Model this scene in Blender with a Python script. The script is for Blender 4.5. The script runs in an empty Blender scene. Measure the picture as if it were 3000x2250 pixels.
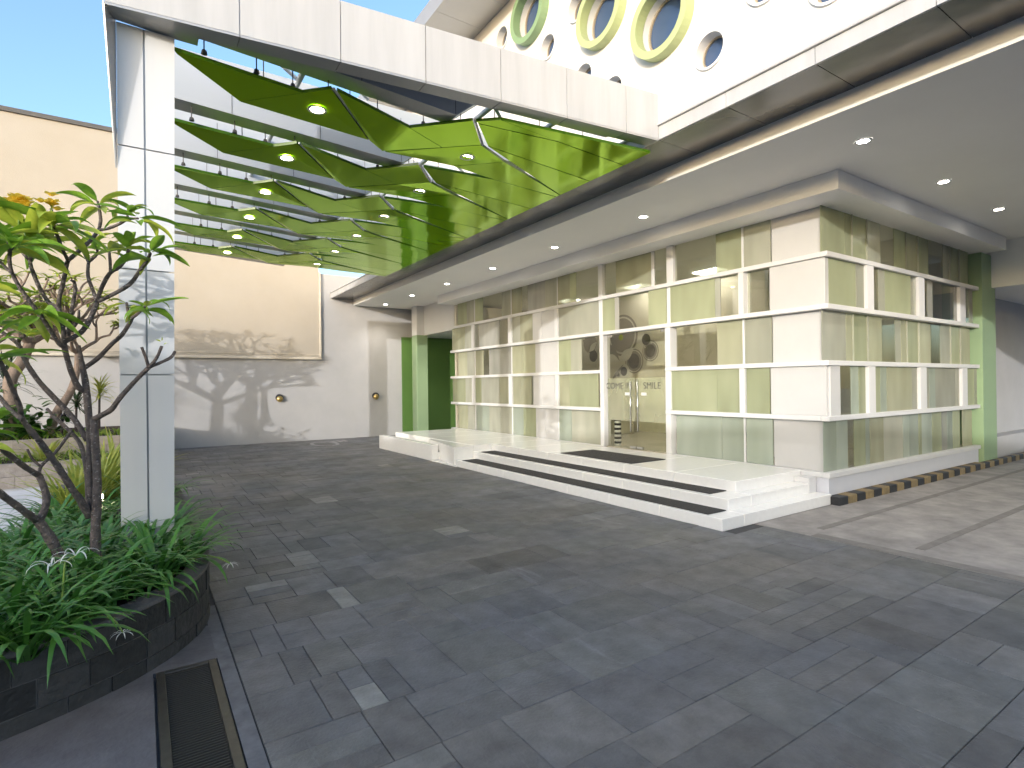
import bpy, bmesh, math, random
from mathutils import Vector, Matrix
random.seed(7)
R_ = math.radians
scene = bpy.context.scene
col = scene.collection

# ------------------------------------------------------------------ camera
H = 1.8
FPX, YAW, PIT, ROL = 1630.85, R_(33.667), R_(0.138), R_(-0.677)
_F = Vector((math.sin(YAW)*math.cos(PIT), math.cos(YAW)*math.cos(PIT), math.sin(PIT)))
_R0 = Vector((math.cos(YAW), -math.sin(YAW), 0)); _U0 = _R0.cross(_F)
_R = math.cos(ROL)*_R0 + math.sin(ROL)*_U0
_U = math.cos(ROL)*_U0 - math.sin(ROL)*_R0
cam_d = bpy.data.cameras.new('camera'); cam = bpy.data.objects.new('camera', cam_d); col.objects.link(cam)
cam.matrix_world = Matrix(((_R.x, _U.x, -_F.x, 0), (_R.y, _U.y, -_F.y, 0), (_R.z, _U.z, -_F.z, H), (0, 0, 0, 1)))
cam_d.sensor_width = 36; cam_d.lens = 36*FPX/3000; cam_d.clip_start = .05; cam_d.clip_end = 2000
scene.camera = cam
O = Vector((0, 0, H))
def ray(u, v): return _F + _R*((u-1500)/FPX) - _U*((v-1125)/FPX)
def onY(u, v, y): d = ray(u, v); return O + d*(y/d.y)
def onX(u, v, x): d = ray(u, v); return O + d*(x/d.x)

# ------------------------------------------------------------------ world, sun, exposure
SUN_DIR = Vector((1.0, .70, -.195)).normalized()          # the way the light travels
elev = math.asin(-SUN_DIR.z)
world = bpy.data.worlds.new('World'); scene.world = world; world.use_nodes = True
nt = world.node_tree; bg = nt.nodes['Background']
sky = nt.nodes.new('ShaderNodeTexSky'); sky.sky_type = 'NISHITA'; sky.sun_disc = False
sky.sun_elevation = elev
sky.sun_rotation = math.atan2(-SUN_DIR.x, -SUN_DIR.y)
sky.air_density = 1.0; sky.dust_density = 3.0; sky.ozone_density = 2.5
nt.links.new(sky.outputs[0], bg.inputs[0]); bg.inputs[1].default_value = .15
sun_d = bpy.data.lights.new('sun', 'SUN'); sun = bpy.data.objects.new('sun', sun_d); col.objects.link(sun)
sun_d.energy = .62; sun_d.angle = R_(.53); sun_d.color = (1.0, .975, .95)
sun.rotation_euler = SUN_DIR.to_track_quat('-Z', 'Y').to_euler()
scene.view_settings.view_transform = 'Standard'; scene.view_settings.look = 'None'
scene.view_settings.exposure = 2.05; scene.view_settings.gamma = 1

cy = scene.cycles
cy.max_bounces = 8; cy.diffuse_bounces = 4; cy.glossy_bounces = 3; cy.transmission_bounces = 4; cy.transparent_max_bounces = 10
cy.caustics_reflective = False; cy.caustics_refractive = False; cy.use_adaptive_sampling = True; cy.adaptive_threshold = .03

# ------------------------------------------------------------------ materials
MATS = {}
def mat(name, c, rough=.5, metal=0., var=.0, vscale=3., bump=0., bscale=40., spec=.5, coat=0., streak=False,
        c2=None, emit=None, trans=0., attr=None):
    if name in MATS: return MATS[name]
    m = bpy.data.materials.new(name); m.use_nodes = True; t = m.node_tree; N = t.nodes; L = t.links
    b = N['Principled BSDF']; b.inputs['Roughness'].default_value = rough; b.inputs['Metallic'].default_value = metal
    b.inputs['Specular IOR Level'].default_value = spec; b.inputs['Coat Weight'].default_value = coat
    b.inputs['Coat Roughness'].default_value = .04
    src = None
    tc = N.new('ShaderNodeTexCoord')
    if attr:
        a = N.new('ShaderNodeAttribute'); a.attribute_name = attr; src = a.outputs['Color']
    if var > 0:
        no = N.new('ShaderNodeTexNoise'); no.inputs['Scale'].default_value = vscale; no.inputs['Detail'].default_value = 6
        no.inputs['Roughness'].default_value = .65
        mp = N.new('ShaderNodeMapping'); L.new(tc.outputs['Object'], mp.inputs[0])
        if streak: mp.inputs['Scale'].default_value = (1, 1, .08)
        L.new(mp.outputs[0], no.inputs['Vector'])
        mx = N.new('ShaderNodeMix'); mx.data_type = 'RGBA'
        rmp = N.new('ShaderNodeMapRange'); rmp.inputs[1].default_value = .3; rmp.inputs[2].default_value = .7
        L.new(no.outputs[0], rmp.inputs[0]); L.new(rmp.outputs[0], mx.inputs[0])
        lo = c2 if c2 else tuple(x*(1-var) for x in c)
        if src:
            mm = N.new('ShaderNodeMix'); mm.data_type = 'RGBA'; mm.blend_type = 'MULTIPLY'; mm.inputs[0].default_value = 1
            mx.inputs[6].default_value = (1-var, 1-var, 1-var, 1); mx.inputs[7].default_value = (1+var*.6,)*3+(1,)
            L.new(src, mm.inputs[6]); L.new(mx.outputs[2], mm.inputs[7]); src = mm.outputs[2]
        else:
            mx.inputs[6].default_value = lo+(1,); mx.inputs[7].default_value = c+(1,); src = mx.outputs[2]
    if src: L.new(src, b.inputs['Base Color'])
    else: b.inputs['Base Color'].default_value = c+(1,)
    if bump > 0:
        n2 = N.new('ShaderNodeTexNoise'); n2.inputs['Scale'].default_value = bscale; n2.inputs['Detail'].default_value = 5
        L.new(tc.outputs['Object'], n2.inputs['Vector'])
        bp = N.new('ShaderNodeBump'); bp.inputs['Strength'].default_value = bump; bp.inputs['Distance'].default_value = .02
        L.new(n2.outputs[0], bp.inputs['Height']); L.new(bp.outputs[0], b.inputs['Normal'])
    if emit:
        b.inputs['Emission Color'].default_value = emit[0]+(1,); b.inputs['Emission Strength'].default_value = emit[1]
    if trans > 0:
        out = N['Material Output']; tr = N.new('ShaderNodeBsdfTranslucent'); ms = N.new('ShaderNodeMixShader')
        ms.inputs[0].default_value = trans
        if src: L.new(src, tr.inputs[0])
        else: tr.inputs[0].default_value = tuple(min(1, x*1.3) for x in c)+(1,)
        L.new(b.outputs[0], ms.inputs[1]); L.new(tr.outputs[0], ms.inputs[2]); L.new(ms.outputs[0], out.inputs[0])
    MATS[name] = m
    return m

def frost(name, c, op0, op1, scale=1.8):
    """sand-blasted film on glass: milky body, lets some of the room show, thin gloss"""
    m = bpy.data.materials.new(name); m.use_nodes = True; t = m.node_tree; N = t.nodes; L = t.links
    b = N['Principled BSDF']; out = N['Material Output']
    b.inputs['Roughness'].default_value = .22; b.inputs['Base Color'].default_value = c+(1,)
    tc = N.new('ShaderNodeTexCoord'); oi = N.new('ShaderNodeObjectInfo')
    mp = N.new('ShaderNodeMapping'); mp.inputs['Scale'].default_value = (1, 1, .3); L.new(tc.outputs['Object'], mp.inputs[0])
    ad = N.new('ShaderNodeVectorMath'); ad.operation = 'ADD'
    L.new(mp.outputs[0], ad.inputs[0]); L.new(oi.outputs['Random'], ad.inputs[1])
    no = N.new('ShaderNodeTexNoise'); no.inputs['Scale'].default_value = scale; no.inputs['Detail'].default_value = 2
    L.new(ad.outputs[0], no.inputs['Vector'])
    mr = N.new('ShaderNodeMapRange'); mr.inputs[1].default_value = .3; mr.inputs[2].default_value = .7
    mr.inputs[3].default_value = op0; mr.inputs[4].default_value = op1; L.new(no.outputs[0], mr.inputs[0])
    hs = N.new('ShaderNodeHueSaturation'); hs.inputs['Color'].default_value = c+(1,)
    h2 = N.new('ShaderNodeMapRange'); h2.inputs[3].default_value = .84; h2.inputs[4].default_value = 1.10
    L.new(oi.outputs['Random'], h2.inputs[0]); L.new(h2.outputs[0], hs.inputs['Value'])
    L.new(hs.outputs[0], b.inputs['Base Color'])
    tl = N.new('ShaderNodeBsdfTranslucent'); L.new(hs.outputs[0], tl.inputs[0])
    m1 = N.new('ShaderNodeMixShader'); m1.inputs[0].default_value = .3; L.new(b.outputs[0], m1.inputs[1]); L.new(tl.outputs[0], m1.inputs[2])
    tp = N.new('ShaderNodeBsdfTransparent'); tp.inputs[0].default_value = (.9, .95, .85, 1)
    m2 = N.new('ShaderNodeMixShader'); L.new(mr.outputs[0], m2.inputs[0]); L.new(tp.outputs[0], m2.inputs[1]); L.new(m1.outputs[0], m2.inputs[2])
    L.new(m2.outputs[0], out.inputs[0]); MATS[name] = m; return m

def clear(name, tint=(.88, .885, .83)):
    m = bpy.data.materials.new(name); m.use_nodes = True; t = m.node_tree; N = t.nodes; L = t.links
    out = N['Material Output']; N.remove(N['Principled BSDF'])
    tp = N.new('ShaderNodeBsdfTransparent'); tp.inputs[0].default_value = tint+(1,)
    gl = N.new('ShaderNodeBsdfGlossy'); gl.inputs['Roughness'].default_value = .01
    lw = N.new('ShaderNodeLayerWeight'); pw = N.new('ShaderNodeMath'); pw.operation = 'POWER'; pw.inputs[1].default_value = 4.0
    L.new(lw.outputs['Facing'], pw.inputs[0]); lw.inputs[0].default_value = .5; fr = N.new('ShaderNodeMapRange'); fr.inputs[3].default_value = .045; fr.inputs[4].default_value = .95
    L.new(pw.outputs[0], fr.inputs[0])
    ms = N.new('ShaderNodeMixShader'); L.new(fr.outputs[0], ms.inputs[0]); L.new(tp.outputs[0], ms.inputs[1]); L.new(gl.outputs[0], ms.inputs[2])
    L.new(ms.outputs[0], out.inputs[0]); MATS[name] = m; return m

WHITE = mat('white_paint', (.64, .64, .645), .45, var=.05, vscale=1.5)
WPANEL = mat('white_metal_panel', (.48, .485, .50), .32, var=.17, vscale=4.5, streak=True)
GPANEL = mat('grey_metal_panel', (.40, .40, .405), .30, metal=.35, var=.08, vscale=.9)
DSOFF = mat('dark_soffit_metal', (.20, .205, .21), .22, metal=.6, var=.12, vscale=.8)
CEIL = mat('ceiling_paint', (.88, .87, .855), .6, var=.04, vscale=1.)
CORNERP = mat('corner_wall_paint', (.54, .535, .53), .5, var=.06, vscale=2.)
COLP = mat('column_panel_paint', (.66, .665, .68), .35, var=.06, vscale=1.5, streak=True)
UWALL = mat('white_render', (.72, .72, .72), .6, var=.04, vscale=1.2)
BEIGE = mat('beige_render', (.46, .415, .35), .8, var=.12, vscale=1.1, bump=.25, bscale=60, c2=(.435, .385, .315))
GWALL = mat('grey_render', (.47, .465, .47), .8, var=.10, vscale=1.3, bump=.2, bscale=50)
TRIMB = mat('beige_trim', (.66, .60, .50), .7, var=.2, vscale=4)
DARKCAP = mat('dark_coping', (.12, .115, .11), .7, var=.2)
PLINTH = mat('plinth_paint', (.60, .61, .66), .6, var=.06, vscale=2)
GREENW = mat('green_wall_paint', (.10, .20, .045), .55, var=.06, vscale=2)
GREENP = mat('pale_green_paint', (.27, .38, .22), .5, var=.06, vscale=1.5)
GREENS = mat('green_gloss_panel', (.36, .64, .001), .07, metal=.6, var=.05, vscale=.8, spec=.06, coat=0.)
GREENE = mat('green_panel_edge', (.05, .13, .003), .25)
STONEW = mat('white_granite', (.86, .85, .83), .16, var=.06, vscale=14, spec=.5)
MATB = mat('black_rubber_mat', (.035, .034, .034), .85, var=.2, vscale=60, bump=.4, bscale=200)
STEEL = mat('brushed_steel', (.62, .62, .60), .25, metal=1.)
WSTEEL = mat('shaded_white_steel', (.42, .46, .52), .4)  # white steel darkened and blued to stand for shade on the ribs
DSTEEL = mat('dark_steel', (.06, .06, .065), .5, metal=.4)
ROOMW = mat('room_wall', (.70, .66, .56), .7, var=.05)
ROOMF = mat('room_floor', (.62, .58, .50), .25, var=.08, vscale=1.5)
MURG = mat('mural_grey', (.30, .27, .25), .7)
MURD = mat('mural_dark', (.12, .11, .10), .7)
MURL = mat('mural_pale', (.66, .63, .56), .7)
MURY = mat('mural_lime', (.42, .50, .03), .6)
LETTER = mat('door_lettering', (.10, .10, .09), .6)
DOORBAND = frost('door_frost_band', (.66, .64, .52), .25, .45)
LAMPW = mat('lamp_face', (1, 1, 1), .5, emit=((1, .95, .85), 14))
LAMPY = mat('lamp_face_warm', (1, .95, .7), .5, emit=((1, .88, .55), 14))
PAVER = mat('paver_stone', (.07, .07, .075), .62, var=.32, vscale=5., bump=.35, bscale=45, attr='tone', spec=.35)
def paver_extra(m):
    t = m.node_tree; N = t.nodes; L = t.links; b = N['Principled BSDF']; src = b.inputs['Base Color'].links[0].from_socket
    tc = N.new('ShaderNodeTexCoord')
    n1 = N.new('ShaderNodeTexNoise'); n1.inputs['Scale'].default_value = .45; n1.inputs['Detail'].default_value = 4; L.new(tc.outputs['Object'], n1.inputs['Vector'])
    r1 = N.new('ShaderNodeValToRGB'); r1.color_ramp.elements[0].position = .35; r1.color_ramp.elements[1].position = .65
    r1.color_ramp.elements[0].color = (.95, .98, 1.04, 1); r1.color_ramp.elements[1].color = (1.04, 1.0, .95, 1); L.new(n1.outputs[0], r1.inputs[0])
    m1 = N.new('ShaderNodeMix'); m1.data_type = 'RGBA'; m1.blend_type = 'MULTIPLY'; m1.inputs[0].default_value = 1; L.new(src, m1.inputs[6]); L.new(r1.outputs[0], m1.inputs[7])
    mp = N.new('ShaderNodeMapping'); mp.inputs['Scale'].default_value = (3.2, .55, 1); mp.inputs['Rotation'].default_value = (0, 0, .12); L.new(tc.outputs['Object'], mp.inputs[0])
    n2 = N.new('ShaderNodeTexNoise'); n2.inputs['Scale'].default_value = .9; n2.inputs['Detail'].default_value = 7; n2.inputs['Roughness'].default_value = .7; L.new(mp.outputs[0], n2.inputs['Vector'])
    r2 = N.new('ShaderNodeMapRange'); r2.inputs[1].default_value = .62; r2.inputs[2].default_value = .80; r2.inputs[4].default_value = .55; L.new(n2.outputs[0], r2.inputs[0])
    m2 = N.new('ShaderNodeMix'); m2.data_type = 'RGBA'; m2.inputs[7].default_value = (.36, .37, .40, 1); L.new(r2.outputs[0], m2.inputs[0]); L.new(m1.outputs[2], m2.inputs[6])
    n3 = N.new('ShaderNodeTexNoise'); n3.inputs['Scale'].default_value = 1.3; n3.inputs['Detail'].default_value = 5; L.new(tc.outputs['Object'], n3.inputs['Vector'])
    r3 = N.new('ShaderNodeMapRange'); r3.inputs[1].default_value = .3; r3.inputs[2].default_value = .7; r3.inputs[3].default_value = .42; r3.inputs[4].default_value = .72; L.new(n3.outputs[0], r3.inputs[0]); L.new(r3.outputs[0], b.inputs['Roughness'])
    L.new(m2.outputs[2], b.inputs['Base Color'])
paver_extra(PAVER)
GROUT = mat('paver_joint', (.07, .07, .073), .9, var=.3, vscale=20)
CONC = mat('driveway_concrete', (.35, .325, .31), .75, var=.45, vscale=2.2, bump=.3, bscale=30, c2=(.17, .16, .155))
CONCJ = mat('concrete_joint', (.215, .20, .19), .85, var=.3, vscale=6)
APRON = mat('apron_concrete', (.15, .145, .155), .7, var=.4, vscale=4., bump=.3, bscale=30)
STAIN = mat('chalky_stain', (.17, .17, .18), .8, var=.5, vscale=8)
PSTONE = mat('planter_stone', (.05, .045, .045), .6, var=.45, vscale=9., bump=.5, bscale=30, attr='tone')
PMORT = mat('planter_mortar', (.15, .145, .14), .85, var=.4, vscale=12, bump=.4)
PRIM = mat('planter_rim', (.14, .13, .13), .7, var=.35, vscale=7, bump=.4, bscale=40)
SOIL = mat('soil', (.035, .022, .014), .95, var=.4, vscale=20, bump=.8, bscale=50)
BGSTONE = mat('background_planter_stone', (.30, .25, .20), .75, var=.25, vscale=8, attr='tone', bump=.3)
PATHT = mat('pale_path_tile', (.62, .59, .57), .6, var=.12, vscale=4, attr='tone')
KBLK = mat('kerb_black', (.025, .025, .028), .6, var=.3, vscale=15)
KYEL = mat('kerb_yellow', (.26, .19, .09), .65, var=.35, vscale=12)
BARK = mat('frangipani_bark', (.15, .12, .11), .8, var=.45, vscale=22, bump=.8, bscale=45, c2=(.06, .048, .045))
def bark_extra(m):
    t = m.node_tree; N = t.nodes; L = t.links; b = N['Principled BSDF']; src = b.inputs['Base Color'].links[0].from_socket
    tc = N.new('ShaderNodeTexCoord'); mp = N.new('ShaderNodeMapping'); mp.inputs['Scale'].default_value = (1, 1, 2.2); L.new(tc.outputs['Object'], mp.inputs[0])
    v = N.new('ShaderNodeTexVoronoi'); v.inputs['Scale'].default_value = 26; L.new(mp.outputs[0], v.inputs['Vector'])
    r = N.new('ShaderNodeMapRange'); r.inputs[1].default_value = .14; r.inputs[2].default_value = .20; r.inputs[3].default_value = .6; r.inputs[4].default_value = 0; L.new(v.outputs['Distance'], r.inputs[0])
    x = N.new('ShaderNodeMix'); x.data_type = 'RGBA'; x.inputs[7].default_value = (.40, .38, .37, 1); L.new(r.outputs[0], x.inputs[0]); L.new(src, x.inputs[6]); L.new(x.outputs[2], b.inputs['Base Color'])
bark_extra(BARK)
BARKL = mat('pale_bark', (.30, .22, .17), .8, var=.4, vscale=12, bump=.5)
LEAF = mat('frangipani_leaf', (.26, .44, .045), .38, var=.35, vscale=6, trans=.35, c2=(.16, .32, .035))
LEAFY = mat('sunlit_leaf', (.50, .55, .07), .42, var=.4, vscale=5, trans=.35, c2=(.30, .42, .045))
LILY = mat('lily_leaf', (.10, .26, .04), .33, var=.5, vscale=5, trans=.2, c2=(.05, .16, .03))
VARI = mat('variegated_leaf', (.58, .56, .12), .42, var=.6, vscale=9, trans=.3, c2=(.22, .32, .05))
SPIKE = mat('spiky_leaf', (.03, .075, .02), .4, var=.5, vscale=6, trans=.15)
HEDGE = mat('hedge_leaf', (.26, .36, .04), .5, var=.6, vscale=6, trans=.25, c2=(.12, .22, .025))
BROAD = mat('broad_leaf', (.045, .14, .015), .35, var=.5, vscale=5, trans=.2)
PETW = mat('white_petal', (.80, .80, .76), .5, trans=.3)
PETY = mat('yellow_petal', (.95, .72, .10), .5, var=.1, vscale=20, trans=.5)
STEM = mat('flower_stalk', (.20, .30, .06), .5)
GLASSD = mat('dark_window_glass', (.05, .085, .17), .05, spec=.4)
RINGG = mat('green_window_ring', (.40, .46, .23), .5)
RINGD = mat('dark_green_window_ring', (.22, .33, .18), .5)
RINGB = mat('bronze_window_frame', (.30, .26, .20), .5)
GOLD = mat('brass_lamp', (.55, .40, .16), .3, metal=.9)
PAINTM = mat('road_paint', (.42, .40, .40), .7, var=.4, vscale=10)
FROST = [frost('frosted_green', (.50, .53, .36), .62, .96), frost('frosted_yellow', (.53, .53, .39), .62, .96),
         frost('frosted_pale', (.54, .54, .46), .60, .95), frost('frosted_grey', (.52, .51, .48), .50, .9),
         frost('frosted_sea', (.49, .54, .47), .62, .96)]
CLEAR = clear('clear_glass')

# ------------------------------------------------------------------ helpers
def link(o, parent=None):
    col.objects.link(o)
    if parent:
        o.parent = parent
        if parent.type == 'EMPTY': o.matrix_parent_inverse = Matrix.Translation(-parent.location)
    return o
def tag(o, label=None, cat=None, group=None, kind=None):
    if label: o['label'] = label
    if cat: o['category'] = cat
    if group: o['group'] = group
    if kind: o['kind'] = kind
    return o
def thing(name, label, cat, group=None, loc=(0, 0, 0)):
    o = bpy.data.objects.new(name, None); o.empty_display_size = .1; col.objects.link(o); o.location = loc
    return tag(o, label, cat, group)
def meshobj(name, verts, faces, m, parent=None, smooth=False, tone=None):
    me = bpy.data.meshes.new(name); me.from_pydata([tuple(v) for v in verts], [], faces); me.update()
    me.materials.append(m)
    if smooth: me.polygons.foreach_set('use_smooth', [True]*len(me.polygons))
    if tone is not None:
        a = me.color_attributes.new('tone', 'FLOAT_COLOR', 'POINT')
        if isinstance(tone[0], (int, float)): tone = [tone]*len(verts)
        for i, c in enumerate(tone): a.data[i].color = tuple(c)[:3]+(1,)
    return link(bpy.data.objects.new(name, me), parent)
BOXF = [(0, 3, 2, 1), (4, 5, 6, 7), (0, 1, 5, 4), (1, 2, 6, 5), (2, 3, 7, 6), (3, 0, 4, 7)]
def boxv(x0, x1, y0, y1, z0, z1):
    return [(x0, y0, z0), (x1, y0, z0), (x1, y1, z0), (x0, y1, z0), (x0, y0, z1), (x1, y0, z1), (x1, y1, z1), (x0, y1, z1)]
def box(name, x0, x1, y0, y1, z0, z1, m, parent=None, bevel=0., tone=None):
    if bevel:
        bm = bmesh.new(); vs = [bm.verts.new(v) for v in boxv(x0, x1, y0, y1, z0, z1)]
        for f in BOXF: bm.faces.new([vs[i] for i in f])
        bmesh.ops.bevel(bm, geom=bm.edges[:], offset=bevel, segments=1, affect='EDGES')
        return bmobj(name, bm, m, parent, tone=tone)
    return meshobj(name, boxv(x0, x1, y0, y1, z0, z1), BOXF, m, parent, tone=tone)
def bmobj(name, bm, m, parent=None, smooth=False, tone=None):
    bmesh.ops.recalc_face_normals(bm, faces=bm.faces[:])
    me = bpy.data.meshes.new(name); bm.to_mesh(me); bm.free(); me.materials.append(m)
    if smooth: me.polygons.foreach_set('use_smooth', [True]*len(me.polygons))
    if tone:
        a = me.color_attributes.new('tone', 'FLOAT_COLOR', 'POINT')
        for d in a.data: d.color = tuple(tone)[:3]+(1,)
    return link(bpy.data.objects.new(name, me), parent)
def prism(name, pts, z0, z1, m, parent=None, zs=None, tone=None):
    """plan polygon extruded between z0 and z1 (zs: extra height of each corner)"""
    n = len(pts); zs = zs or [0]*n
    v = [(p[0], p[1], z0+zs[i]) for i, p in enumerate(pts)]+[(p[0], p[1], z1+zs[i]) for i, p in enumerate(pts)]
    bm = bmesh.new(); V = [bm.verts.new(q) for q in v]
    bm.faces.new(V[:n][::-1]); bm.faces.new(V[n:])
    for i in range(n): bm.faces.new((V[i], V[(i+1) % n], V[n+(i+1) % n], V[n+i]))
    return bmobj(name, bm, m, parent, tone=tone)
def tube_geo(pts, rad, seg=8, cap=True):
    """tapered tube along a polyline -> verts, faces"""
    V, Fc = [], []
    pts = [Vector(p) for p in pts]; n = len(pts)
    t0 = (pts[1]-pts[0]).normalized(); a = t0.orthogonal().normalized()
    for i, p in enumerate(pts):
        t = (pts[min(i+1, n-1)]-pts[max(i-1, 0)]).normalized()
        a = (a-t*a.dot(t)).normalized(); b = t.cross(a)
        for k in range(seg):
            an = 2*math.pi*k/seg; V.append(p+(a*math.cos(an)+b*math.sin(an))*rad[i])
    for i in range(n-1):
        for k in range(seg):
            k2 = (k+1) % seg; Fc.append((i*seg+k, i*seg+k2, (i+1)*seg+k2, (i+1)*seg+k))
    if cap:
        Fc.append(tuple(range(seg))[::-1]); Fc.append(tuple((n-1)*seg+k for k in range(seg)))
    return V, Fc
class Geo:
    def __init__(s): s.v, s.f = [], []
    def add(s, v, f):
        o = len(s.v); s.v += list(v); s.f += [tuple(i+o for i in q) for q in f]; return s
    def tube(s, pts, rad, seg=8): return s.add(*tube_geo(pts, rad, seg))
    def box(s, *a): return s.add(boxv(*a), BOXF)
    def build(s, name, m, parent=None, smooth=False, tone=None): return meshobj(name, s.v, s.f, m, parent, smooth, tone)
def smooth_path(pts, rad, sub=3):
    """Catmull-Rom"""
    P = [Vector(p) for p in pts]; out, ro = [], []
    for i in range(len(P)-1):
        p0 = P[max(i-1, 0)]; p1 = P[i]; p2 = P[i+1]; p3 = P[min(i+2, len(P)-1)]
        for k in range(sub):
            t = k/sub
            out.append(.5*((2*p1)+(p2-p0)*t+(2*p0-5*p1+4*p2-p3)*t*t+(3*p1-p0-3*p2+p3)*t**3)); ro.append(rad[i]+(rad[i+1]-rad[i])*t)
    out.append(P[-1]); ro.append(rad[-1]); return out, ro
def copy_of(o, parent, loc=None, rot=None, scale=None):
    c = o.copy(); col.objects.link(c); c.parent = parent
    if loc is not None: c.location = loc
    if rot is not None: c.rotation_euler = rot
    if scale is not None: c.scale = scale
    return c
dep = None
def curve_mesh(name, cu, m, parent=None, mat_world=None):
    o = bpy.data.objects.new('tmp', cu); col.objects.link(o)
    dg = bpy.context.evaluated_depsgraph_get(); me = bpy.data.meshes.new_from_object(o.evaluated_get(dg))
    bpy.data.objects.remove(o); me.name = name; me.materials.clear(); me.materials.append(m)
    if mat_world: me.transform(mat_world)
    r = bpy.data.objects.new(name, me); return link(r, parent)

# ================================================================== SETTING: ground
ground = meshobj('ground', [(-150, -150, -.036), (150, -150, -.036), (150, 150, -.036), (-150, 150, -.036)], [(0, 1, 2, 3)], APRON)
tag(ground, kind='structure')
# ---- stone pavement: bed + single slabs
pave = prism('pavement', [(.50, -8), (6.50, -8), (6.50, 4.30), (5.90, 4.30), (5.90, 15.85), (8.6, 15.85), (8.6, 19.72), (.44, 19.72), (.44, 5.3), (.50, 5.2)], -.03, -.010, GROUT)
tag(pave, kind='structure')
tiles = []
y = -1.43
while y < 19.6:
    hgt = .5 if random.random() < .8 else .33
    y1 = min(y+hgt, 19.7); x = .50
    xmax = 6.49 if y1 < 4.25 else (5.88 if y < 15.86 else 8.5)
    while x < xmax-.02:
        near_left = x < 1.5 and y > 2.2
        w = random.choice([.5, .5, .75, .35, .26] if not near_left else [.16, .26, .5, .35])
        x1 = min(x+w, xmax)
        if xmax-x1 < .1: x1 = xmax
        splits = [(y, y1)]
        r = random.random()
        if r < (.22 if not near_left else .55): k = random.choice([2, 2, 3]); splits = [(y+(y1-y)*i/k, y+(y1-y)*(i+1)/k) for i in range(k)]
        for (a, b) in splits:
            tiles.append((x, x1, a, b))
        x = x1
    y = y1
def tone_for(x0, x1, a, b):
    small = (x1-x0)*(b-a) < .06
    v = random.gauss(.142, .011)
    hue = random.choice([(1, 1, 1.01), (.99, 1.0, 1.03), (1.0, 1.01, .98), (1.02, 1, .98), (1.0, 1.0, 1.03)])
    if small and random.random() < .30: v = random.uniform(.20, .27); hue = (1.02, 1.02, .95)
    elif random.random() < .10: v *= .8
    return tuple(max(.03, v)*h for h in hue)
def tile_geo(x0, x1, a, b, g=.0020):
    t = random.uniform(-.0022, .0022); c = .003
    dz = [t+random.uniform(-.001, .001) for _ in range(4)]
    p = [(x0+g, a+g), (x1-g, a+g), (x1-g, b-g), (x0+g, b-g)]
    q = [(x0+g+c, a+g+c), (x1-g-c, a+g+c), (x1-g-c, b-g-c), (x0+g+c, b-g-c)]
    v = [(p[i][0], p[i][1], -.02) for i in range(4)]+[(p[i][0], p[i][1], -.004+dz[i]) for i in range(4)]+[(q[i][0], q[i][1], dz[i]) for i in range(4)]
    f = [(8, 9, 10, 11)]+[(i, (i+1) % 4, 4+(i+1) % 4, 4+i) for i in range(4)]+[(4+i, 4+(i+1) % 4, 8+(i+1) % 4, 8+i) for i in range(4)]
    return v, f
def vis(t):
    cx, cy = (t[0]+t[1])/2, (t[2]+t[3])/2; d = Vector((cx, cy, 0))-O
    w = d.dot(_F)
    if w < .5: return 0
    u, v = 1500+FPX*d.dot(_R)/w, 1125-FPX*d.dot(_U)/w
    if not (-150 < u < 3150 and v < 2400): return 0
    return (t[1]-t[0])*(t[3]-t[2])/w**3
tiles.sort(key=vis, reverse=True)
tiles = [t for t in tiles if not (t[0] < .62 and t[2] < 3.0 and False)]
for t in tiles[:296]:
    v, f = tile_geo(*t); meshobj('paving_slab', v, f, PAVER, pave, tone=tone_for(*t))
g = Geo(); tones = []
for t in tiles[296:]:
    v, f = tile_geo(*t); g.add(v, f); tones += [tone_for(*t)]*len(v)
tag(g.build('distant_paving_slabs', PAVER, pave, tone=tones), kind='stuff')
# painted marking on the pavement by the wall: outlined oval and three dashes
def flat_ring(name, cx, cy, rx, ry, w, z, m, parent, n=28):
    v, f = [], []
    for k in range(n):
        a = 2*math.pi*k/n; c, s = math.cos(a), math.sin(a)
        v += [(cx+c*rx, cy+s*ry, z), (cx+c*(rx-w), cy+s*(ry-w), z)]
    for k in range(n):
        j = (k+1) % n; f.append((2*k, 2*j, 2*j+1, 2*k+1))
    return meshobj(name, v, f, m, parent)
flat_ring('painted_marking', 4.85, 18.1, .42, .75, .11, .006, PAINTM, pave)
for i in range(3):
    meshobj('painted_marking', boxv(5.22+.2*i, 5.34+.2*i, 18.25+.1*i, 18.85+.1*i, .002, .0065), BOXF, PAINTM, pave)
# ---- concrete drive on the right
drive = meshobj('driveway', boxv(6.51, 40, -14, 4.21, -.03, -.003), BOXF, CONC); tag(drive, kind='structure')
for yy in (3.55, 2.5, 1.2):
    meshobj('expansion_joint', boxv(6.9, 30, yy, yy+.09, -.0025, .0012), BOXF, CONCJ, drive)
for xx in (6.515,):
    meshobj('expansion_joint', boxv(xx, xx+.16, -10, 3.5, -.0025, .0008), BOXF, CONCJ, drive)
# ---- dark concrete apron by the planter
apron = prism('apron', [(-9, -12), (.047, -12), (.047, 4.215), (.42, 4.215), (.42, 4.8), (.2, 5.2), (-9, 5.2)], -.03, -.002, APRON); tag(apron, kind='structure')
meshobj('apron_strip', boxv(.408, .494, -6, 5.25, -.03, -.001), BOXF, STAIN, apron)
v, f = tube_geo([(-.55, 3.45, -.0045), (-.40, 3.27, -.0045), (-.22, 3.10, -.0045), (-.05, 2.80, -.0045)], [.018]*4, 6); meshobj('apron_groove', v, f, MATS['black_rubber_mat'], apron)
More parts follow.
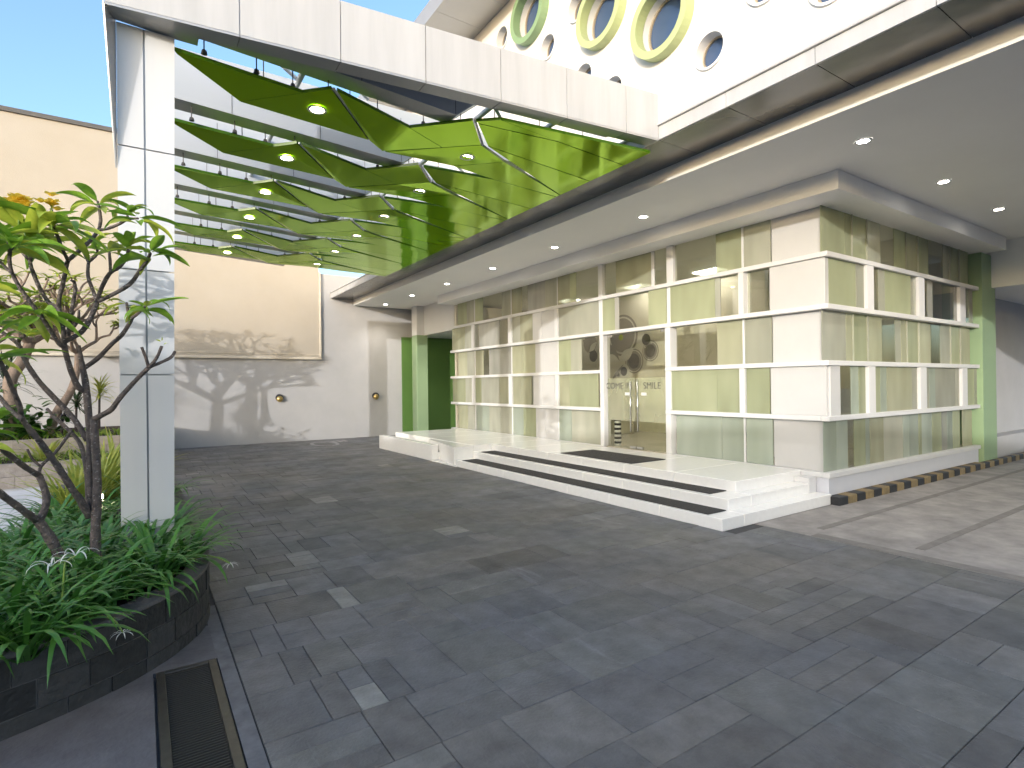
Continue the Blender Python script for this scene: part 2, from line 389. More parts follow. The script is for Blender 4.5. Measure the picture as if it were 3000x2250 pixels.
# ---- pale tiled path at the left
path = meshobj('path', boxv(-9, -1.02, 5.21, 13.62, -.03, -.006), BOXF, GROUT); tag(path, kind='structure')
g = 0
for i in range(9):
    for j in range(13):
        x1 = -1.03-.6*i; y0 = 5.6+.6*j
        if x1 < -3.6 or y0 > 13.0: continue
        t = random.uniform(.72, .84)
        meshobj('path_tile', boxv(x1-.594, x1, y0, y0+.594, -.02, .002+random.uniform(-.001, .001)), BOXF, PATHT, path, tone=(t, t*.96, t*.94))
meshobj('path_slab', boxv(-9, -1.03, 13.42, 13.6, -.02, .008), BOXF, PATHT, path, tone=(.66, .64, .6))

# ================================================================== hotel building
hotel = thing('hotel_building', 'white hotel entrance building with frosted glass front, grey eave and round upper windows', 'building')
RT = [3.74, 2.96, 2.116, 1.285, .44]           # tops of the white rails
TH = .075
XA, YB, YL, XR = 8.45, 4.25, 16.2, 14.5
ZG, ZC, ZS = 4.455, 4.722, 4.92
def yA(u): d = ray(u, 1125); return d.y*(8.53/d.x)
def xB(u): d = ray(u, 1125); return d.x*(4.33/d.y)
z4 = lambda x: yA(1300+x/3.016)
z6 = lambda x: yA(1300+x/2.212)
b6 = lambda x: xB(2400+x/3.318)
b7 = lambda x: xB(2400+x/3.456)
DOOR0, DOOR1 = z6(1452), z6(1052)               # near jamb, far jamb (y)
# rails
for i, zt in enumerate(RT):
    z0 = zt-TH
    if i < 2 or i == 4 and False:
        box('facade_rail', XA, 8.66, YB+.12, YL+.12, z0, zt, WHITE, hotel, .006)
    else:
        box('facade_rail', XA, 8.66, YB+.12, DOOR0, z0, zt, WHITE, hotel, .006)
        box('facade_rail', XA, 8.66, DOOR1+.12, YL+.12, z0, zt, WHITE, hotel, .006)
    box('facade_rail', XA, XR+.06, YB, YB+.117, z0-.001, zt+.001, WHITE, hotel, .006)
# panes
def pane_mat(k):
    if k == 'C': return CLEAR
    if k == 'W': return CORNERP
    if k == 'G': return FROST[random.choice([2, 3])]
    if k == 'S': return FROST[4]
    return FROST[random.choice([0, 0, 1, 1, 2])]
ROWZ = [(RT[0], ZG), (RT[1], RT[0]-TH), (RT[2], RT[1]-TH), (RT[3], RT[2]-TH), (RT[4], RT[3]-TH)]
def paneA(row, y0, y1, k):
    if y0 > y1: y0, y1 = y1, y0
    xg = 8.50 if row in (1, 3) else 8.575
    z0, z1 = ROWZ[row]; y0 += .003; y1 -= .003
    nm = 'wall_panel' if k == 'W' else 'glass_pane'
    d = .006 if k != 'W' else .03
    jx = random.uniform(-.004, .004)
    box(nm, xg-d+jx, xg+d+jx, y0, y1, z0+.001, z1-.001, pane_mat(k), hotel)
def paneB(row, x0, x1, k):
    yg = 4.31 if row in (1, 3) else 4.37
    z0, z1 = ROWZ[row]; x0 += .003; x1 -= .003
    nm = 'wall_panel' if k == 'W' else 'glass_pane'
    d = .006 if k != 'W' else .03
    jx = random.uniform(-.004, .004)
    box(nm, x0, x1, yg-d+jx, yg+d+jx, z0+.001, z1-.001, pane_mat(k), hotel)
A_LEFT = [
 [(120, 200, 'F'), (200, 270, 'F'), (270, 345, 'F'), (345, 395, 'C'), (395, 510, 'C'), (510, 595, 'G'), (595, 690, 'F'), (690, 740, 'C'), (740, 808, 'G'), (808, 895, 'G'), (895, 1003, 'G'), (1003, 1115, 'F'), (1115, 1170, 'F'), (1170, 1385, 'C')],
 [(88, 200, 'F'), (200, 265, 'G'), (292, 322, 'C'), (322, 510, 'G'), (510, 590, 'C'), (622, 690, 'G'), (690, 808, 'F'), (808, 890, 'W'), (890, 1003, 'W'), (1034, 1115, 'G'), (1115, 1385, 'F')],
 [(120, 200, 'F'), (200, 268, 'G'), (268, 345, 'F'), (345, 392, 'C'), (392, 595, 'G'), (595, 690, 'F'), (690, 808, 'F'), (808, 890, 'W'), (890, 1003, 'W'), (1006, 1115, 'F'), (1115, 1212, 'F'), (1212, 1378, 'C')],
 [(88, 200, 'F'), (200, 265, 'G'), (292, 342, 'F'), (342, 502, 'G'), (502, 592, 'F'), (622, 690, 'F'), (690, 786, 'F'), (786, 808, 'C'), (808, 890, 'W'), (890, 1000, 'W'), (1032, 1120, 'F'), (1120, 1378, 'F')],
 [(118, 200, 'F'), (200, 266, 'G'), (268, 388, 'S'), (388, 592, 'G'), (592, 690, 'S'), (690, 808, 'F'), (808, 890, 'W'), (890, 1003, 'W'), (1006, 1115, 'S'), (1115, 1378, 'G')]]
A_RIGHT = [
 [(1042, 1115, 'C'), (1115, 1345, 'F'), (1366, 1458, 'C'), (1500, 1765, 'C'), (1765, 1932, 'F'), (1946, 2122, 'F')],
 [(1042, 1122, 'F'), (1122, 1150, 'G'), (1150, 1340, 'C'), (1340, 1458, 'F'), (1482, 1772, 'F'), (1772, 1810, 'G'), (1810, 1930, 'C'), (1985, 2122, 'C')],
 [(1502, 1767, 'C'), (1767, 1932, 'F'), (1946, 2122, 'F')],
 [(1482, 1780, 'F'), (1780, 1932, 'F'), (1970, 2122, 'F')],
 [(1497, 1790, 'S'), (1790, 1942, 'S'), (1950, 2122, 'S')]]
for r in range(5):
    for a, b, k in A_LEFT[r]: paneA(r, z4(a), z4(b), k)
    for a, b, k in A_RIGHT[r]: paneA(r, z6(a), z6(b), k)
# mullions: flush deep ones in rows 2 and 4, slim ones elsewhere
def mulA(row, y0, y1, x0=8.455, x1=8.6):
    if y0 > y1: y0, y1 = y1, y0
    z0, z1 = ROWZ[row]; box('mullion', x0, x1, y0, y1, z0, z1, WHITE, hotel, .004)
for r in (1, 3):
    for a, b in ((266, 290), (592, 620), (1005, 1032)): mulA(r, z4(a), z4(b))
for r in (0, 2, 4):
    for a, b in ((268, 275), (592, 599), (1001, 1008)): mulA(r, z4(a), z4(b), 8.555, 8.6)
mulA(0, z6(1014), z6(1041), 8.50, 8.62); mulA(1, z6(1016), z6(1041), 8.50, 8.62)
mulA(0, z6(1459), z6(1499), 8.50, 8.62); mulA(1, z6(1459), z6(1481), 8.50, 8.62); mulA(0, z6(1346), z6(1365), 8.56, 8.6)
for r in (1, 3): mulA(r, z6(1932), z6(1966))
mulA(1, z6(1967), z6(1984), 8.56, 8.6)
for r in (0, 2, 4): mulA(r, z6(1933), z6(1945), 8.555, 8.6)
box('door_jamb', 8.455, 8.66, DOOR1, DOOR1+.117, RT[4], RT[1]-TH-.001, WHITE, hotel, .005)
box('door_jamb', 8.455, 8.66, DOOR0-.16, DOOR0-.003, RT[4], RT[1]-TH-.001, WHITE, hotel, .005) if False else None
for r in (2, 3, 4):
    z0, z1 = ROWZ[r]; box('door_jamb', 8.457, 8.66, DOOR0-.13, DOOR0-.002, z0+.001, z1-.001, WHITE, hotel, .004)
# corner wall blocks
yc1 = z6(2126)
for r in range(5):
    z0, z1 = ROWZ[r]; off = 0 if r in (1, 3) else .075
    box('corner_wall', 8.50+off, 8.62+off, 4.31+off*.8, yc1, z0+.001, z1-.001, CORNERP, hotel, .004)
B_ROWS = [
 [(60, 290, 'F'), (290, 348, 'F'), (350, 492, 'F'), (495, 632, 'F'), (635, 765, 'C'), (765, 872, 'F'), (875, 987, 'F'), (990, 1100, 'F'), (1100, 1240, 'C'), (1240, 1295, 'F'), (1298, 1388, 'F'), (1390, 1482, 'F')],
 [(88, 352, 'F'), (355, 430, 'G'), (500, 570, 'C'), (570, 635, 'G'), (635, 885, 'F'), (885, 935, 'C'), (995, 1045, 'C'), (1045, 1098, 'G'), (1098, 1303, 'C'), (1305, 1335, 'G'), (1395, 1450, 'C'), (1450, 1485, 'G')],
 [(60, 290, 'F'), (290, 352, 'F'), (355, 502, 'F'), (505, 637, 'F'), (640, 765, 'C'), (765, 822, 'G'), (822, 887, 'F'), (890, 997, 'F'), (1000, 1112, 'F'), (1115, 1200, 'C'), (1200, 1305, 'G'), (1308, 1397, 'F'), (1400, 1490, 'F')],
 [(80, 180, 'W'), (180, 302, 'C'), (305, 382, 'S'), (385, 452, 'F'), (525, 600, 'F'), (600, 662, 'S'), (665, 920, 'F'), (920, 977, 'F'), (1045, 1095, 'F'), (1095, 1157, 'S'), (1160, 1367, 'F'), (1370, 1402, 'G'), (1460, 1552, 'F'), (1555, 1600, 'F')],
 [(60, 190, 'S'), (190, 306, 'S'), (310, 365, 'C'), (370, 485, 'F'), (485, 527, 'S'), (530, 667, 'F'), (670, 862, 'G'), (865, 927, 'S'), (930, 1022, 'S'), (1025, 1052, 'F'), (1055, 1160, 'S'), (1160, 1255, 'F'), (1255, 1310, 'G'), (1310, 1367, 'S'), (1370, 1442, 'F'), (1465, 1560, 'F')]]
for r in range(5):
    cv = b6 if r < 3 else b7
    for a, b, k in B_ROWS[r]: paneB(r, cv(a), cv(b), k)
for a, b in ((431, 497), (936, 991), (1336, 1391)):
    z0, z1 = ROWZ[1]; box('mullion', b6(a), b6(b), 4.255, 4.42, z0, z1, WHITE, hotel, .004)
for a, b in ((454, 522), (979, 1042), (1404, 1457)):
    z0, z1 = ROWZ[3]; box('mullion', b7(a), b7(b), 4.255, 4.42, z0, z1, WHITE, hotel, .004)
for a in (349, 493, 872, 988, 1296, 1389):
    for r in (0, 2):
        z0, z1 = ROWZ[r]; box('mullion', b6(a), b6(a)+.012, 4.34, 4.45, z0, z1, FROST[2], hotel)
# plinth, bulkhead, ceilings, eave
box('plinth', 8.47, XR, 4.275, 4.5, -.02, RT[4]-TH-.001, PLINTH, hotel)
box('bulkhead', 8.0, 8.72, 3.86, YL+.1, ZG, ZC-.001, CEIL, hotel, .004)
box('bulkhead', 8.722, 14.80, 3.862, 4.6, ZG+.001, ZC-.001, CEIL, hotel, .004)
box('porch_ceiling', 6.34, 22, -7, 19.70, ZC, 4.93, CEIL, hotel)
k = 0; yy = -6.13
while yy < 19.6:
    y1 = min(yy+1, 19.69)
    box('soffit_panel', 5.56, 6.337, yy+.004, y1-.004, ZS, ZS+.02, DSOFF, hotel)
    box('eave_fascia_panel', 5.53, 5.557, yy+.003, y1-.003, ZS-.004, 5.085, WPANEL, hotel)
    yy += 1
box('eave_backing', 5.565, 6.335, -6.2, 19.69, ZS+.025, 5.08, GPANEL, hotel)
box('eave_cap', 5.50, 5.66, -6.2, 19.69, 5.087, 5.12, WPANEL, hotel, .005)
box('eave_roof', 5.665, 7.0, -6.2, 19.69, 5.087, 5.16, GPANEL, hotel)
# green pilaster, drop beam and passage at the right end
box('green_pilaster', 14.56, 15.35, 4.20, 4.9, .0, ZG-.002, GREENP, hotel, .006)
box('drop_beam', 15.12, 15.5, -7, 4.7, 3.76, ZC-.001, CEIL, hotel)
box('passage_ceiling', 15.51, 22, -7, 4.9, 3.78, 3.86, CEIL, hotel)
box('passage_wall', 15.352, 22, 4.75, 4.95, 0, 3.779, GWALL, hotel)
box('passage_ledge', 15.353, 22, 4.42, 4.748, 0, .5, GWALL, hotel, .01)
# room behind the glass
box('room_floor', 8.63, 15, 4.52, YL, .30, .438, ROOMF, hotel)
box('room_ceiling', 8.725, 15, 4.62, YL, ZG+.06, ZG+.12, CEIL, hotel)
box('room_wall', 12.0, 12.12, 4.62, YL, .44, ZG+.06, ROOMW, hotel)
box('room_wall', 8.62, 15, YL+.005, YL+.12, -.02, ZG-.001, ROOMW, hotel)
box('room_wall', 15.0, 15.1, 4.62, YL, .0, ZG, ROOMW, hotel)
box('room_pillar', 9.6, 9.95, 13.0, 13.35, .44, ZG+.055, WHITE, hotel)
box('room_pillar', 9.6, 9.95, 5.6, 5.95, .44, ZG+.055, WHITE, hotel)
box('reception_desk', 10.6, 11.3, 10.9, 13.2, .44, 1.5, ROOMW, hotel, .02)
for ly in (5.9, 8.2, 10.6, 13.6):  # glowing panels added only to brighten the room
    box('added_glow_panel', 11.3, 11.7, ly, ly+.7, ZG+.035, ZG+.055, mat('room_fill_glow', (1, 1, 1), .5, emit=((1, .95, .86), 4)), hotel)
# mural of bubbles and leaves on the room wall
mural = hotel
def disc(name, cy, cz, r, x, m, n=28, w=None):
    v, f = [], []
    for k_ in range(n):
        a = 2*math.pi*k_/n; v.append((x, cy+r*math.cos(a), cz+r*math.sin(a)))
    if w:
        for k_ in range(n):
            a = 2*math.pi*k_/n; v.append((x, cy+(r-w)*math.cos(a), cz+(r-w)*math.sin(a)))
        f = [(k_, (k_+1) % n, n+(k_+1) % n, n+k_) for k_ in range(n)]
    else: f = [tuple(range(n))]
    return meshobj(name, v, f, m, hotel)
def onmur(u, v): p = onX(u, v, 11.99); return p.y, p.z
T = lambda x, y: (1650+x/3.318, 850+y/3.318)
j = 0
for (x, yv, r) in ((575, 440, .62), (265, 520, .50), (690, 690, .36), (810, 480, .26), (850, 590, .30), (595, 790, .22), (540, 815, .10), (300, 640, .3)):
    cy, cz = onmur(*T(x, yv)); j += 1
    disc('mural_bubble', cy, cz, r, 11.992-.002*j, MURG if j % 2 else MURL); disc('mural_bubble', cy, cz, r*.9, 11.985-.002*j, MURL, w=r*.08)
    disc('mural_bubble', cy, cz, r*.62, 11.978-.002*j, MURD if r < .4 else MURG)
cy, cz = onmur(*T(570, 460)); disc('mural_spot', cy, cz, .09, 11.95, MURY)
for (x0, y0, x1, y1, wd) in ((420, 520, 560, 690, .16), (560, 690, 700, 560, .16), (430, 640, 560, 690, .12), (270, 560, 200, 480, .1), (265, 600, 340, 500, .1), (270, 700, 190, 650, .08), (480, 880, 600, 720, .05)):
    a = Vector((0,)+onmur(*T(x0, y0))); b = Vector((0,)+onmur(*T(x1, y1))); d = b-a; n_ = Vector((0, -d.z, d.y)).normalized()
    v = [a]; 
    prof = [.55, .95, 1, .8, .4]
    up_ = [a+d*((i+1)/6)+n_*wd*prof[i] for i in range(5)]; lo_ = [a+d*((i+1)/6)-n_*wd*prof[i] for i in range(5)]
    v = [a]+up_+[b]+lo_[::-1]; j += 1
    meshobj('mural_leaf', [(11.955-.001*j, q.y, q.z) for q in v], [tuple(range(len(v)))], MURL if j % 3 else MURG, hotel)
# glass doors
zd0, zd1 = .448, RT[1]-TH-.004
ymid = z6(1238)
for s, (y0, y1) in ((1, (ymid+.004, DOOR1-.02)), (-1, (DOOR0+.02, ymid-.004))):
    door = box('glass_door', 8.56, 8.572, y0, y1, zd0, zd1, CLEAR, hotel)
    box('frosted_band', 8.554, 8.558, y0+.01, y1-.01, 1.02, 1.92, DOORBAND, door)
    hy = ymid+s*.10
    v, f = tube_geo([(8.50, hy, .80), (8.50, hy, 1.86)], [.016, .016], 10); meshobj('handle', v, f, STEEL, door, True)
    for hz in (.95, 1.70):
        v, f = tube_geo([(8.50, hy, hz), (8.556, hy, hz)], [.009, .009], 8); meshobj('handle_bracket', v, f, STEEL, door, True)
    box('push_plate', 8.545, 8.553, min(hy+s*.06, hy+s*.20), max(hy+s*.06, hy+s*.20), 1.56, 1.62, WHITE, door)
    box('patch_fitting', 8.548, 8.59, min(ymid+s*.01, ymid+s*.18), max(ymid+s*.01, ymid+s*.18), zd0+.001, zd0+.05, STEEL, door)
    box('patch_fitting', 8.548, 8.59, (y1-.16) if s > 0 else y0, y1 if s > 0 else (y0+.16), zd1-.06, zd1-.001, STEEL, door)
    cu = bpy.data.curves.new('lettering', 'FONT'); cu.body = 'COME IN' if s > 0 else 'SMILE'; cu.size = .19; cu.align_x = 'CENTER'; cu.extrude = .0015
    M = Matrix.Translation((8.551, (y0+y1)/2+(.07 if s > 0 else -.02), 1.70)) @ Matrix(((0, 0, -1, 0), (-1, 0, 0, 0), (0, 1, 0, 0), (0, 0, 0, 1)))
    curve_mesh('lettering', cu, LETTER, door, M)
# far end: white beam on a green and white pillar, green recess
box('end_beam', 8.60, 8.78, YL+.122, 18.655, 3.66, ZC-.001, WHITE, hotel)
box('end_pillar', 8.32, 8.735, 18.66, 19.12, 3.665, ZC-.001, WHITE, hotel)
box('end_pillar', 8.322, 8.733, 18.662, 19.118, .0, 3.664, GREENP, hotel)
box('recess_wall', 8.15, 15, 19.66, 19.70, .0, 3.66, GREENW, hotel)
box('recess_ceiling', 8.785, 15, YL+.125, 19.65, 3.67, 3.75, CEIL, hotel)
# upper storey with round windows
XW = 6.8
RW = [(9.29, 9.45, .575, 'd'), (7.17, 8.26, .56, 'g'), (5.825, 7.40, .565, 'g'), (5.0, 6.545, .25, 'w'), (10.41, 9.57, .24, 'w'), (8.75, 8.52, .235, 'w'),
      (7.87, 8.80, .25, 'w'), (7.70, 7.42, .24, 'w'), (6.95, 6.84, .24, 'w'), (4.15, 7.0, .26, 'w'), (3.32, 6.52, .26, 'w')]
cu = bpy.data.curves.new('upper_wall', 'CURVE'); cu.dimensions = '2D'; cu.fill_mode = 'BOTH'; cu.extrude = .12
def spl(pts):
    s = cu.splines.new('POLY'); s.points.add(len(pts)-1)
    for i, p in enumerate(pts): s.points[i].co = (p[0], p[1], 0, 1)
    s.use_cyclic_u = True
spl([(-8, 5.17), (19.6, 5.17), (19.6, 10.235), (-8, 10.235)])
for cy, cz, r, kd in RW:
    rr = r*.80 if kd != 'w' else r*.93
    spl([(cy+rr*math.cos(2*math.pi*i/40), cz+rr*math.sin(2*math.pi*i/40)) for i in range(40)])
M = Matrix(((0, 0, 1, XW+.12), (1, 0, 0, 0), (0, 1, 0, 0), (0, 0, 0, 1)))
curve_mesh('upper_wall', cu, UWALL, hotel, M)
def ring(name, cy, cz, r0, r1, x0, x1, m, parent, n=40):
    v, f = [], []
    for (rr, x) in ((r1, x0), (r1, x1), (r0, x1), (r0, x0)):
        for i in range(n): a = 2*math.pi*i/n; v.append((x, cy+rr*math.cos(a), cz+rr*math.sin(a)))
    for q in range(4):
        for i in range(n): f.append((q*n+i, q*n+(i+1) % n, ((q+1) % 4)*n+(i+1) % n, ((q+1) % 4)*n+i))
    return meshobj(name, v, f, m, parent)
for cy, cz, r, kd in RW:
    if kd == 'w':
        w = ring('round_window', cy, cz, r*.935, r*1.06, XW-.035, XW+.01, UWALL, hotel)
        ring('window_frame', cy, cz, r*.84, r*.925, XW+.13, XW+.17, RINGB, w)
        rg = r*.86
    else:
        w = ring('round_window', cy, cz, r*.80, r, XW-.17, XW+.01, RINGG if kd == 'g' else RINGD, hotel)
        ring('window_frame', cy, cz, r*.74, r*.795, XW+.13, XW+.18, RINGB, w)
        rg = r*.78
    n = 40; meshobj('window_pane', [(XW+.16, cy+rg*math.cos(2*math.pi*i/n), cz+rg*math.sin(2*math.pi*i/n)) for i in range(n)], [tuple(range(n))], GLASSD, w)
box('wall_band', XW-.03, XW-.001, -8, 19.6, 5.171, 6.08, UWALL, hotel)
yy = -7.7
while yy < 19.5:
    box('roof_soffit_panel', 5.60, XW-.002, yy+.004, yy+.996, 10.24, 10.27, GPANEL, hotel); yy += 1
box('roof_fascia', 5.56, 5.598, -8, 19.6, 10.22, 10.62, GPANEL, hotel)
box('roof_slab', 5.60, 20, -8, 19.6, 10.275, 10.6, GPANEL, hotel)
box('back_wall', 19.8, 20, -8, 19.6, 4.94, 10.27, UWALL, hotel)

# recessed downlights of the porch ceiling
def downlight(name, x, y_, z, r, m, parent=None):
    n = 18; v = []; f = []
    for (rr, zz) in ((r*1.35, z-.001), (r*1.3, z-.010), (r, z-.010), (r*.92, z-.004)):
        v += [(x+rr*math.cos(2*math.pi*i/n), y_+rr*math.sin(2*math.pi*i/n), zz) for i in range(n)]
    for q in range(3):
        for i in range(n): f.append((q*n+i, q*n+(i+1) % n, (q+1)*n+(i+1) % n, (q+1)*n+i))
    o = meshobj(name, v, f, WHITE, parent)
    meshobj('lamp_lens', [(x+r*.93*math.cos(2*math.pi*i/n), y_+r*.93*math.sin(2*math.pi*i/n), z-.006) for i in range(n)], [tuple(range(n))[::-1]], m, o)
    if parent is None:
        ld = bpy.data.lights.new('downlight_lamp', 'SPOT'); ld.energy = 36; ld.spot_size = R_(115); ld.spot_blend = .8; ld.shadow_soft_size = .06; ld.color = (1, .94, .85)
        lo = bpy.data.objects.new('downlight_lamp', ld); col.objects.link(lo); lo.parent = o; lo.location = (x, y_, z-.02)
    return o
for x, y_ in [(7.33, 3.24-2.46*0), (7.33, 6.81), (7.33, 9.31), (7.31, 11.78), (7.29, 14.23), (7.25, 16.6), (7.22, 18.85), (7.33, .78)]:
    tag(downlight('downlight', x, y_, ZC, .07, LAMPW), 'small round recessed downlight in the porch ceiling in front of the glass doors', 'ceiling light', 'porch ceiling downlights')
for x, y_ in [(9.85, 3.27), (12.26, 3.29)]:
    tag(downlight('downlight', x, y_, ZC, .07, LAMPW), 'small round recessed downlight in the ceiling above the concrete drive', 'ceiling light', 'drive ceiling downlights')
tag(downlight('downlight', 9.3, 17.6, 3.67, .07, LAMPW), 'small round downlight in the low ceiling of the green recess', 'ceiling light')

# ================================================================== entrance steps
steps = thing('entrance_steps', 'three white polished granite steps and landing in front of the glass doors', 'steps')
def slabrun(name, x0, x1, y0, y1, z0, z1, n, bev=.008):
    for i in range(n):
        a = y0+(y1-y0)*i/n; b = y0+(y1-y0)*(i+1)/n
        box(name, x0, x1, a+.0012, b-.0012, z0, z1, STONEW, steps, bev)
slabrun('lower_step', 5.85, 6.299, 4.22, 11.10, -.01, .147, 7)
slabrun('lower_step', 6.301, 8.44, 4.22, 4.448, -.01, .1465, 1)
slabrun('middle_step', 6.30, 6.799, 4.45, 11.10, .0, .294, 7)
slabrun('middle_step', 6.801, 8.24, 4.45, 4.678, .0, .2935, 1)
slabrun('landing', 6.80, 8.44, 4.68, 11.10, .0, .44, 6)
box('step_core', 8.245, 8.445, 4.45, 4.678, 0, .37, WHITE, steps)
slabrun('landing', 6.32, 8.46, 11.105, 15.82, .0, .44, 4)
ramp = thing('access_ramp', 'low white ramp with side walls beside the entrance steps', 'ramp')
box('side_wall', 5.82, 5.99, 12.26, 15.83, -.01, .385, STONEW, ramp, .008)
box('ramp_floor', 5.992, 6.318, 12.26, 15.82, -.01, .20, STONEW, ramp)
prism('block', [(5.81, 11.11), (6.315, 11.11), (6.315, 13.2), (6.18, 13.2), (5.98, 12.0)], -.01, .43, STONEW, ramp)
prism('ramp_entry', [(5.80, 11.0), (5.83, 11.0), (5.97, 12.01), (5.98, 12.25), (5.80, 12.25)], -.01, .02, STONEW, ramp)
box('rail_stub', 8.4, 8.45, 15.85, 16.1, .2, .43, WHITE, ramp) if False else None
def rug(lbl, x0, x1, y0, y1, z):
    o = box('door_mat', x0, x1, y0, y1, z+.001, z+.012, MATB, None, .004); tag(o, lbl, 'mat', None)
rug('long thin black rubber strip mat on the middle step', 6.40, 6.76, 4.80, 10.90, .294)
rug('long thin black rubber strip mat on the lowest step', 5.90, 6.27, 4.46, 10.88, .147)
rug('wide black door mat on the landing before the glass doors', 6.92, 7.78, 6.76, 8.68, .44)
# umbrella-like striped stand seen just inside the doors
stand = thing('striped_stand', 'small stand with black and white stripes inside the glass doors', 'stand', loc=(8.78, DOOR1-.02, .438))
for i in range(12):
    v, f = tube_geo([(8.78, DOOR1-.09, .438+.05*i), (8.78, DOOR1-.09, .438+.05*(i+1)-.001)], [.075, .075], 16)
    meshobj('stripe', v, f, MATB if i % 2 else WHITE, stand, True)

# ================================================================== hazard kerb
kerb = thing('hazard_kerb', 'low kerb in black and yellow blocks along the foot of the glass wall', 'kerb')
x = 8.40; i = 0
while x < 19:
    box('kerb_block', x, x+.262, 4.09, 4.198 if x > 14.2 else 4.272, -.02, .115, KBLK if i % 2 == 0 else KYEL, kerb, .012); x += .266; i += 1

# ================================================================== boundary wall and neighbour
bw = thing('boundary_wall', 'long pale grey rendered wall at the end of the driveway', 'wall')
box('wall', -14, 15.5, 19.72, 19.95, -.05, 5.75, GWALL, bw)
nb = thing('neighbouring_building', 'tall windowless beige rendered wall with dark coping behind the canopy', 'building')
box('wall', -16, 5.13, 19.66, 26, 2.84, 9.22, BEIGE, nb)
box('ledge', -16, 5.19, 19.62, 19.715, 2.76, 2.838, TRIMB, nb, .01)
box('edge_trim', 5.132, 5.195, 19.63, 19.715, 2.84, 5.78, TRIMB, nb, .008)
box('coping', -16, 5.2, 19.6, 26, 9.222, 9.34, DARKCAP, nb)
box('ledge', -16, 5.16, 19.645, 19.66, 2.93, 2.95, TRIMB, nb)
for x, lbl in ((3.82, 'round brass wall lamp on the grey wall, in the tree shadow'), (7.12, 'round brass wall lamp on the grey wall beside the green corner')):
    t = thing('wall_lamp', lbl, 'wall lamp', loc=(x, 19.72, 1.48))
    v, f = tube_geo([(x, 19.719, 1.48), (x, 19.64, 1.48)], [.12, .12], 24); meshobj('lamp_housing', v, f, DSTEEL, t)
    v, f = tube_geo([(x, 19.645, 1.44), (x, 19.60, 1.44), (x, 19.57, 1.44), (x, 19.56, 1.44)], [.105, .09, .05, .01], 20); meshobj('lamp_dome', v, f, GOLD, t, True)
# building across the forecourt, behind the camera, whose shade lies over the paving
ob = thing('opposite_building', 'low white building across the forecourt whose shade covers the paving', 'building')
d_ = Vector((1, -1, 0)).normalized(); nrm = Vector((-1, -1, 0)).normalized(); c0 = Vector((-14.3, -14.3, 0))
def oquad(name, s0, s1, t0, t1, z0, z1, m):
    p = [c0+d_*a+nrm*b for a, b in ((s0, t0), (s1, t0), (s1, t1), (s0, t1))]
    return prism(name, [(q.x, q.y) for q in p], z0, z1, m, ob)
oquad('wall', -26, 40, 0, 9, -.05, 5.75, GWALL); oquad('parapet', -26, 40, -.05, .3, 5.752, 6.0, WHITE)
for i in range(14): oquad('window', -24+4.4*i, -22.2+4.4*i, -.04, -.001, 1.0, 2.9, GLASSD); oquad('window', -24+4.4*i, -22.2+4.4*i, -.04, -.001, 3.7, 5.2, GLASSD)

# ================================================================== canopy frame
can = thing('entrance_canopy', 'white and grey metal canopy frame with tapered column over the drive', 'canopy')
seams = [-.222, .75, 1.61, 2.45, 3.30, 4.15, 5.01, 5.525]
fy = lambda x: 5.5-(x+.222)*(.65/5.74)
for i in range(7):
    x0, x1 = seams[i]+.004, seams[i+1]-.004
    prism('fascia_panel', [(x0, fy(x0)), (x1, fy(x1)), (x1, fy(x1)+.02), (x0, fy(x0)+.02)], 4.922, 5.49, WPANEL, can)
    prism('beam_soffit_panel', [(x0, fy(x0)+.001), (x1, fy(x1)+.001), (x1, fy(x1)+.19), (x0, fy(x0)+.19)], 4.90, 4.92, GPANEL, can)
prism('beam_core', [(-.21, fy(-.21)+.022), (5.52, fy(5.52)+.022), (5.52, fy(5.52)+.20), (.5, fy(.5)+.19), (-.21, 5.69)], 4.921, 5.485, GPANEL, can)
prism('beam_soffit_panel', [(-.21, 5.692), (.45, fy(.45)+.193), (.45, 5.74), (.28, 5.74)], 4.903, 4.92, GPANEL, can)
NR = 7
for r in range(NR):
    y0 = 5.66+1.48*r-(.10 if r == 0 else 0); y1 = y0+(.28 if r else .25)
    if r == 0: prof = [(.31, 5.02), (3.0, 4.865), (3.42, 5.20), (5.525, 5.30), (5.525, 5.58), (.31, 5.58)]
    else: prof = [(-.14, 5.04), (3.0, 4.865), (3.42, 5.20), (5.525, 5.30), (5.525, 5.58), (-.14, 5.58)]
    bm = bmesh.new(); a = [bm.verts.new((p[0], y0, p[1])) for p in prof]; b = [bm.verts.new((p[0], y1, p[1])) for p in prof]
    bm.faces.new(a); bm.faces.new(b[::-1])
    for i in range(6): bm.faces.new((a[i], b[i], b[(i+1) % 6], a[(i+1) % 6]))
    rib = bmobj('canopy_rib', bm, WSTEEL, can); rib.data.materials.append(GPANEL)
    for pl in rib.data.polygons:
        if pl.normal.z < -.3: pl.material_index = 1
    for i, xs in enumerate((.9, 1.9, 2.98)):
        zb = 5.04-.175*(xs+.14)/3.14
        box('rib_joint', xs, xs+.006, y0-.002, y0+.002, zb+.004, 5.47, DSTEEL, rib)
    if r:
        box('canopy_leg', -.13, .20, y0+.01, y1-.01, .36, 5.03, WPANEL, can)
for xs in (1.55, 3.75, 4.7):
    v, f = tube_geo([(xs, 5.45, 5.36), (xs, 14.8, 5.36)], [.035, .035], 8); meshobj('purlin', v, f, WSTEEL, can, True)
for r in range(NR-1):
    for (xa, xb) in ((.7, 1.55), (1.55, 2.4), (3.6, 4.6)):
        v, f = tube_geo([(xa, 5.8+1.5*r, 5.3), (xb, 6.8+1.5*r, 5.42)], [.022, .022], 6); meshobj('brace', v, f, WSTEEL, can, True)
